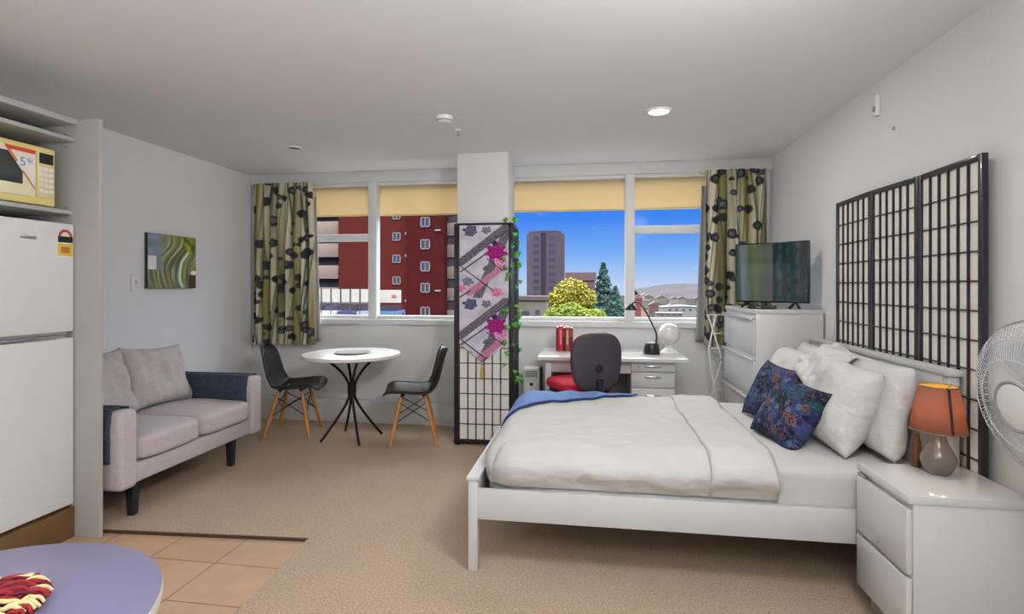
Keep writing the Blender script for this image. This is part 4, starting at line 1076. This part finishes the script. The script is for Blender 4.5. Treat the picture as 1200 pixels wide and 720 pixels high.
for k in range(-2, 6):
    v = 287 + 25.5 * k
    for (u0, u1, dv0, dv1) in ((340, 396.5, -1, 13), (523, 560, 0, 13)):
        a, b_ = at(u0, v + dv0, YA + .8), at(u1, v + dv1, YA + .8)
        q = MB(); q.box(a.x, b_.x, YA + .8, YA + 1.0, b_.z, a.z, .02); q.box(a.x, b_.x, YA + .8, YA + 2.4, b_.z - .12, b_.z)
        q.build('balcony', bal, t)
def bwin(u, v, w, h, y, par):
    a, b_ = at(u - w / 2, v - h / 2, y), at(u + w / 2, v + h / 2, y); fr = (b_.x - a.x) * .10
    f = MB(); f.box(a.x, a.x + fr, y - .12, y, b_.z, a.z); f.box(b_.x - fr, b_.x, y - .12, y, b_.z, a.z); f.box(a.x, b_.x, y - .12, y, a.z - fr, a.z); f.box(a.x, b_.x, y - .12, y, b_.z, b_.z + fr)
    xm = (a.x + b_.x) / 2; f.box(xm - fr * .4, xm + fr * .4, y - .12, y, b_.z, a.z)
    o = f.build('window', wf_, par); MB().box(a.x + fr * .5, b_.x - fr * .5, y - .05, y - .02, b_.z + fr * .5, a.z - fr * .5).build('pane', pd, o)
for v in (252.5, 277.5, 303.5, 329): bwin(465, v, 9.5, 9.5, YA, t)
for v in (235, 260.5, 286.5, 312.5, 337.5, 365.5): bwin(498.5, v, 11, 11.5, YA - .6, t)
for v in (274, 300, 353): c = at(477, v, YA - .1); MB().box(c.x - .22, c.x + .22, YA - .3, YA, c.z - .15, c.z + .15, .03).build('wall_lamp', wf_, t)
for v in (270, 341): c = at(513, v, YA - .7); MB().box(c.x - .35, c.x + .35, YA - .8, YA - .6, c.z - .1, c.z + .1, .02).build('wall_vent', wf_, t)

# rooftop screen fence in front of the block
YR = 50
t = thing('rooftop_fence', (at(410, 372, YR).x, YR, GZ), 'white panel fence with dark posts on the car park deck below the brick block', 'fence')
fw = mat('white_fence_panel', (150, 147, 136), .7, var=.04, scale=1); fdk = mat('dark_post', (56, 58, 56), .6)
us = [354 + 11.3 * k for k in range(9)]
for k in range(8):
    a, b_ = at(us[k] + 1, 339, YR), at(us[k + 1] - 1, 354.5, YR); MB().box(a.x, b_.x, YR, YR + .05, b_.z, a.z).build('panel', fw, t)
    a = at(us[k], 337.5, YR); MB().box(a.x - .035, a.x + .035, YR - .06, YR + .02, at(us[k], 375, YR).z, a.z).build('post', fdk, t)
a, b_ = at(350, 354.5, YR), at(446, 357, YR); MB().box(a.x, b_.x, YR - .05, YR + .05, b_.z, a.z).build('rail', fdk, t)
a, b_ = at(444, 340, YR + 2), at(470, 355, YR + 2); MB().box(a.x, b_.x, YR + 2, YR + 2.05, b_.z, a.z).build('panel', fw, t)
c = at(461, 347, YR + 1.9); MB().box(c.x - .2, c.x + .25, YR + 1.9, YR + 1.98, c.z - .13, c.z + .13).build('orange_sign', mat('orange_sign', (150, 80, 50), .6), t)
a, b_ = at(335, 377, YR - 3), at(472, 380, YR - 3)
struct(MB().box(a.x, b_.x, YR - 3, YR + 10.5, b_.z - .6, b_.z).build('ground_deck', mat('concrete_deck', (72, 72, 72), .9, scale=1)))
DKZ = b_.z
cars = [(348, (186, 190, 196), 'silver'), (371, (150, 60, 56), 'red'), (393, (206, 206, 206), 'white'), (414, (70, 80, 120), 'navy'), (436, (168, 170, 176), 'grey'), (458, (92, 116, 156), 'pale blue')]
def car(u, rgb, nm):
    Y = YR + 4.5; c = at(u, 372, Y); x = c.x; z = DKZ
    t = thing('parked_car', (x, Y, z), nm + ' car parked behind the panel fence', 'car', 'parked cars on the deck')
    T = Matrix.Translation((x, Y, z))
    body = [(-.86, .25), (.86, .25), (.88, .5), (.84, .86), (-.84, .86), (-.88, .5)]
    RX = T @ Matrix.Rotation(PI / 2, 4, 'X')
    m_ = mat('car_paint_' + nm.replace(' ', '_'), rgb, .3, coat=.4)
    MB().prism(body, -2, 2, RX).build('body', m_, t)
    MB().prism([(-.8, .86), (.8, .86), (.62, 1.42), (-.62, 1.42)], -1.2, 1.0, RX).build('cabin', pd, t)
    for sx in (-1, 1):
        for sy in (-1.3, 1.3): MB().lathe([(0, -.1), (.31, -.1), (.32, 0), (.31, .1), (0, .1)], n=18, T=T @ Matrix.Translation((sx * .78, sy, .31)) @ Matrix.Rotation(PI / 2, 4, 'Y')).build('wheel', M['black'], t)
for q in cars: car(*q)

# concrete tower block
YT = 190
t = thing('tower_block', (at(638, 335, YT).x, YT, GZ), 'grey-purple octagonal tower block on the skyline', 'building')
tm = mat('tower_concrete', (70, 62, 68), .9, spec=.05, var=.05, scale=.3); td = mat('tower_recess', (50, 42, 60), .9)
def blk(ua, ub, yd, zt, mt_, nm, ch=0):
    a, b_ = at(ua, 300, YT), at(ub, 300, YT); w = b_.x - a.x
    pts_ = [(a.x, YT + ch), (a.x + ch, YT), (b_.x - ch, YT), (b_.x, YT + ch), (b_.x, YT + yd), (a.x, YT + yd)]
    return MB().prism(pts_, GZ, zt).build(nm, mt_, t)
zt = at(638, 272, YT).z
def blk2(pts_, z1, mt_, nm): return MB().prism(pts_, GZ, z1).build(nm, mt_, t)
xl, xm1, xm2, xr = at(616, 300, YT).x, at(634, 300, YT).x, at(640, 300, YT).x, at(660, 300, YT).x
blk2([(xl, YT + 3.2), (xl + 2.4, YT), (xm1, YT), (xm1, YT + 12), (xl, YT + 10)], zt - .4, tm, 'tower_wing')
blk2([(xm2, YT), (xr - 2.2, YT), (xr, YT + 3.2), (xr, YT + 10), (xm2, YT + 12)], zt - .4, tm, 'tower_wing')
blk2([(xm1, YT + 1.2), (xm2, YT + 1.2), (xm2, YT + 11), (xm1, YT + 11)], zt + .6, td, 'lift_core')
MB().prism([(xl + .8, YT + 2.5), (xl + 3, YT + .8), (xr - 3, YT + .8), (xr - .8, YT + 2.5), (xr - 1, YT + 9), (xl + 1, YT + 9)], zt - .4, zt + .5).build('roof', td, t)
for r in range(9):
    z = zt - 2.2 - r * 2.55
    for xw in (xl + 3.3, xm1 - 1.2, xm2 + 1.4, xr - 3.4):
        MB().box(xw - .55, xw + .55, YT - .06, YT + .1, z - .6, z + .6).build('window', pd, t)

# trees
def tree(name, label, c, rad, ztop, zbot, leafm, trunkm, n, seed, blobs, size, cone=False):
    r = random.Random(seed); t = thing(name, (c[0], c[1], GZ), label, 'tree')
    MB().tube([(c[0], c[1], GZ), (c[0] + .1, c[1], (GZ + zbot) / 2), (c[0], c[1], zbot + (ztop - zbot) * (.95 if cone else .6))], [.28, .22, .04], 8).build('trunk', trunkm, t)
    m = MB()
    for k in range(n):
        if cone:
            h = r.random() ** 1.4; R_ = rad * (1 - h) ** .8 * (.55 + .45 * abs(math.sin(h * 34))) ; a = r.uniform(0, 2 * PI); q = R_ * r.uniform(.3, 1) ** .5
            p = V((c[0] + q * math.cos(a), c[1] + q * math.sin(a), zbot + (ztop - zbot) * h - q * .12))
        else:
            bx, bz, br = blobs[r.randrange(len(blobs))]
            d = V((r.gauss(0, 1), r.gauss(0, 1), r.gauss(0, 1))).normalized() * br * r.uniform(.72, 1.05)
            p = V((c[0] + bx + d.x, c[1] + d.y, bz + d.z * .85))
        if p.z < GZ: continue
        u_ = V((r.gauss(0, 1), r.gauss(0, 1), r.gauss(0, .6))).normalized() * size * r.uniform(.6, 1.2); w_ = u_.orthogonal().normalized() * size * r.uniform(.4, .8)
        m.bm.faces.new([m.bm.verts.new(p + e_) for e_ in (-u_, w_, u_, -w_)])
    m.build('crown', leafm, t, smooth=False)
lfY = mat('yellow_green_leaf', (118, 112, 16), .8, var=.25, scale=.8); lfD = mat('dark_needle', (34, 62, 56), .9, var=.25, scale=.7); tr_ = mat('bark', (84, 68, 52), .9)
lfG = mat('bright_green_leaf', (98, 112, 16), .8, var=.25, scale=.8); lfB = mat('blue_green_leaf', (44, 76, 66), .9, var=.2, scale=.7)
YY = 50; cB = at(670, 350, YY)
tree('bushy_tree', 'tall yellow-green bushy tree below the tower block', (cB.x, YY), 3, 2, -4, lfY, tr_, 5200, 1,
     [(0, at(0, 342, YY).z, 1.55), (-.8, at(0, 350, YY).z, 1.4), (.9, at(0, 348, YY).z, 1.3), (-.3, at(0, 358, YY).z, 1.8)], .17)
cC = at(674, 366, 44)
tree('bushy_tree', 'low bright green rounded tree in front of the yellow-green tree', (cC.x, 44), 3, 0, -4, lfG, tr_, 5200, 2,
     [(-1.5, at(0, 366, 44).z, 1.0), (-.4, at(0, 363, 44).z, 1.1), (.7, at(0, 367, 44).z, .95), (1.7, at(0, 366, 44).z, .8), (-.6, at(0, 374, 44).z, 1.4), (.8, at(0, 376, 44).z, 1.3)], .15)
cD = at(707, 340, 60)
tree('conifer', 'dark pointed conifer right of the yellow-green tree', (cD.x, 60), 2.3, at(0, 313, 60).z, at(0, 376, 60).z, lfD, tr_, 1300, 3, None, .3, True)
cE = at(721, 355, 72)
tree('conifer', 'shorter blue-green conifer beside the window mullion', (cE.x, 72), 2.2, at(0, 336, 72).z, at(0, 378, 72).z, lfB, tr_, 2600, 4, None, .3, True)

# low houses and far buildings
def house(name, label, u0, u1, v0, v1, Y, wall, roof, roofkind, wins):
    a, b_ = at(u0, v0, Y), at(u1, v1, Y); t = thing(name, ((a.x + b_.x) / 2, Y, GZ), label, 'building')
    dpt = max(4, (b_.x - a.x) * .7)
    MB().box(a.x, b_.x, Y, Y + dpt, GZ, a.z).build('wall', wall, t)
    if roofkind == 'flat': MB().box(a.x - .3, b_.x + .3, Y - .3, Y + dpt + .3, a.z, a.z + (a.z - b_.z) * .22).build('roof', roof, t)
    else:
        h = (a.z - b_.z) * .35; xm = (a.x + b_.x) / 2
        MB().prism([(a.x - .4, a.z), (b_.x + .4, a.z), (xm, a.z + h)], -dpt, .3, Matrix.Translation((0, Y, 0)) @ Matrix.Rotation(PI / 2, 4, 'X')).build('roof', roof, t)
    for (wu, wv, ww, wh) in wins:
        p, q = at(wu - ww / 2, wv - wh / 2, Y), at(wu + ww / 2, wv + wh / 2, Y); MB().box(p.x, q.x, Y - .08, Y + .05, q.z, p.z).build('window', pd, t)
    return t
wb = mat('beige_render', (98, 90, 82), .9, var=.05, scale=.5); wbr = mat('brown_render', (84, 58, 56), .9, var=.06, scale=.3); rfb = mat('brown_roof', (82, 66, 62), .9, var=.08, scale=.6)
rd = mat('red_render', (98, 44, 44), .9, scale=.3); plr = mat('pale_roof', (104, 110, 112), .7, var=.04, scale=.2); wht = mat('pale_render', (108, 104, 100), .9, var=.05, scale=.3)
house('low_house', 'low beige house with brown flat roof below the tower block', 600, 640, 352, 374, 70, wb, rfb, 'flat', [(616, 367, 9, 5), (630, 366, 5, 5)])
house('brown_block', 'square brown apartment building behind the yellow-green tree', 664, 697, 329, 372, 120, wbr, rfb, 'flat', [(688 + 3 * (k % 2), 337 + 7 * (k // 2), 1.6, 3) for k in range(8)])
house('red_house', 'small distant red-brown building left of the hill foot', 744.5, 752.5, 351.5, 364, 300, rd, rd, 'flat', [(747, 355, 1.6, 2), (750, 355, 1.6, 2)])
house('long_shed', 'long pale roofed shed below the hill', 776, 826, 360, 366, 280, wht, plr, 'gable', [(785 + 8 * k, 363.5, 3, 2) for k in range(5)])
house('cream_house', 'cream house beside the small red-brown building', 752, 760, 362, 367, 260, mat('cream_render', (130, 108, 88), .9), rfb, 'gable', [(756, 365, 1.6, 1.6)])
house('grey_hall', 'grey flat-roofed hall in front of the long pale shed', 770, 800, 367.5, 371, 220, wb, wht, 'flat', [(776 + 7 * k, 369.5, 3, 1.2) for k in range(4)])

r_ = random.Random(21)
for k in range(16):
    Y = 316 + 320 * (k / 16) ** 1.2; u = r_.uniform(757, 828) if Y < 330 else r_.uniform(742, 828); c = at(u, 350, Y); sz = r_.uniform(4, 9)
    t = thing('town_house', (c.x, Y, GZ), 'tiny pale house among the distant roofs at the foot of the hill', 'house', 'distant houses below the hill')
    h = r_.uniform(3, 6.5); MB().box(c.x - sz / 2, c.x + sz / 2, Y, Y + sz, GZ, GZ + h).build('wall', r_.choice([wb, wht, wht, wbr]), t)
    MB().prism([(c.x - sz * .55, GZ + h), (c.x + sz * .55, GZ + h), (c.x, GZ + h + sz * .3)], -sz, .3, Matrix.Translation((0, Y, 0)) @ Matrix.Rotation(PI / 2, 4, 'X')).build('roof', r_.choice([rfb, plr, rfb]), t)

# ------------------------------------------------------------------ sky, sun, lamps, camera
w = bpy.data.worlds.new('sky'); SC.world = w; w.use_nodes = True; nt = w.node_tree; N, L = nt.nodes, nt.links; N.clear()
out = N.new('ShaderNodeOutputWorld'); bg = N.new('ShaderNodeBackground'); tc = N.new('ShaderNodeTexCoord'); sx = N.new('ShaderNodeSeparateXYZ')
L.new(tc.outputs['Generated'], sx.inputs[0])
rp = N.new('ShaderNodeValToRGB'); e = rp.color_ramp.elements
e[0].position = 0; e[0].color = (*lin(196, 214, 246), 1); e[1].position = .125; e[1].color = (*lin(64, 136, 244), 1)
x = rp.color_ramp.elements.new(.055); x.color = (*lin(128, 180, 248), 1); x = rp.color_ramp.elements.new(.6); x.color = (*lin(52, 112, 214), 1)
L.new(sx.outputs['Z'], rp.inputs[0])
mp = N.new('ShaderNodeMapping'); mp.inputs['Scale'].default_value = (5, 5, 26); L.new(tc.outputs['Generated'], mp.inputs['Vector'])
nz = N.new('ShaderNodeTexNoise'); nz.inputs['Scale'].default_value = 1.6; nz.inputs['Detail'].default_value = 6; L.new(mp.outputs[0], nz.inputs['Vector'])
cr = N.new('ShaderNodeValToRGB'); cr.color_ramp.elements[0].position = .66; cr.color_ramp.elements[0].color = (0, 0, 0, 1); cr.color_ramp.elements[1].position = .84; cr.color_ramp.elements[1].color = (.8, .8, .8, 1)
L.new(nz.outputs['Fac'], cr.inputs[0])
mx = N.new('ShaderNodeMix'); mx.data_type = 'RGBA'; L.new(cr.outputs[0], mx.inputs[0]); L.new(rp.outputs[0], mx.inputs[6]); mx.inputs[7].default_value = (.86, .89, .95, 1)
# blue sky near the horizon; unseen sky overhead brightened to light the room
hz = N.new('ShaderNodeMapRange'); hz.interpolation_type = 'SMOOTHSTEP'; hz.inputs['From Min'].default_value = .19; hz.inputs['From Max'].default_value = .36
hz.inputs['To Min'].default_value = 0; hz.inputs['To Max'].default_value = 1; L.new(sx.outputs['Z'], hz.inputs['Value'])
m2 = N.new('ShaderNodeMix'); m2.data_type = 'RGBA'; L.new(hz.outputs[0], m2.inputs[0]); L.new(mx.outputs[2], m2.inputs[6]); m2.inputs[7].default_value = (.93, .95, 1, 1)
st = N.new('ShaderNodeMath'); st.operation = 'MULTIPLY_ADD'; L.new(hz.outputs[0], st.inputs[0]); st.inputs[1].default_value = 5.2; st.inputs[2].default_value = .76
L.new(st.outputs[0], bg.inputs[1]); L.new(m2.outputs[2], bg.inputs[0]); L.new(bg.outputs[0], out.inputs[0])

def light(name, typ, loc, power, col, rot=(0, 0, 0), **k):
    l = bpy.data.lights.new(name, typ); l.energy = power; l.color = col
    for a_, v_ in k.items(): setattr(l, a_, v_)
    o = bpy.data.objects.new(name, l); COL.objects.link(o); o.location = loc; o.rotation_euler = rot; return o
light('sun', 'SUN', (0, -30, 40), .8, (1, .95, .88), (math.radians(52), 0, math.radians(-28)), angle=.01)
light('ceiling_lamp', 'AREA', (.421, 3.559, H - .02), 7, (1, .96, .9), shape='DISK', size=.13)
light('bounce_fill', 'AREA', (-.4, -.5, 1.3), 66, (.90, .96, 1), rot=(PI, 0, 0), shape='DISK', size=1.0)  # added uplight behind the camera, without a fitting, to brighten ceiling and room
for x in (-1.9, .5): light('panel_fill', 'AREA', (x, -.5, H - .025), 5 if x < 0 else 10, (.95, .98, 1), shape='SQUARE', size=.8)  # added fill light beneath the two unseen panels
d_ = V((-3.4, 3.9, 1.7)) - V((.7, 1.2, 2.36))
tq = d_.to_track_quat('Z', 'Y').to_matrix().to_4x4(); tq.translation = V((.7, 1.2, 2.36)) - d_.normalized() * .02
t = thing('fill_spotlight', (.7, 1.2, H), 'added white fill spotlight, out of view, turned towards the left wall', 'ceiling light')  # body for the added fill light, out of view
MB().lathe([(0, -.05), (.18, -.045), (.26, -.01), (.262, .012), (.256, .012), (.25, 0), (0, 0)], n=40, T=tq).build('housing', M['plastic'], t)
MB().tube([(.7, 1.2, H), V((.7, 1.2, 2.36)) - d_.normalized() * .06], .015, 10).build('bracket', M['plastic'], t)
light('left_wall_fill', 'AREA', (.7, 1.2, 2.36), 34, (.94, .97, 1), rot=d_.to_track_quat('-Z', 'Y').to_euler(), shape='DISK', size=.5)  # added fill light that lifts the left wall
for wx in (W1, W2):
    q = light('sky_portal', 'AREA', ((wx[0] + wx[1]) / 2, YB + .26, (SZ + WT) / 2), 1, (1, 1, 1), rot=(-PI / 2, 0, 0), shape='RECTANGLE', size=wx[1] - wx[0], size_y=WT - SZ)
    q.data.cycles.is_portal = True
light('bedside_bulb', 'POINT', (1.345, 2.335, .85), 3.4, (1, .84, .6), shadow_soft_size=.03)

cam = bpy.data.cameras.new('camera'); co = bpy.data.objects.new('camera', cam); COL.objects.link(co)
co.location = (0, 0, 1.34); co.rotation_euler = (PI / 2, 0, math.radians(8.6))
cam.sensor_width = 36; cam.lens = 36 * 627 / 1200; cam.shift_y = -25 / 1200; cam.clip_start = .05; cam.clip_end = 3000
SC.camera = co
vs = SC.view_settings; vs.view_transform = 'Standard'; vs.look = 'None'; vs.gamma = 1; vs.use_curve_mapping = False; vs.exposure = .40
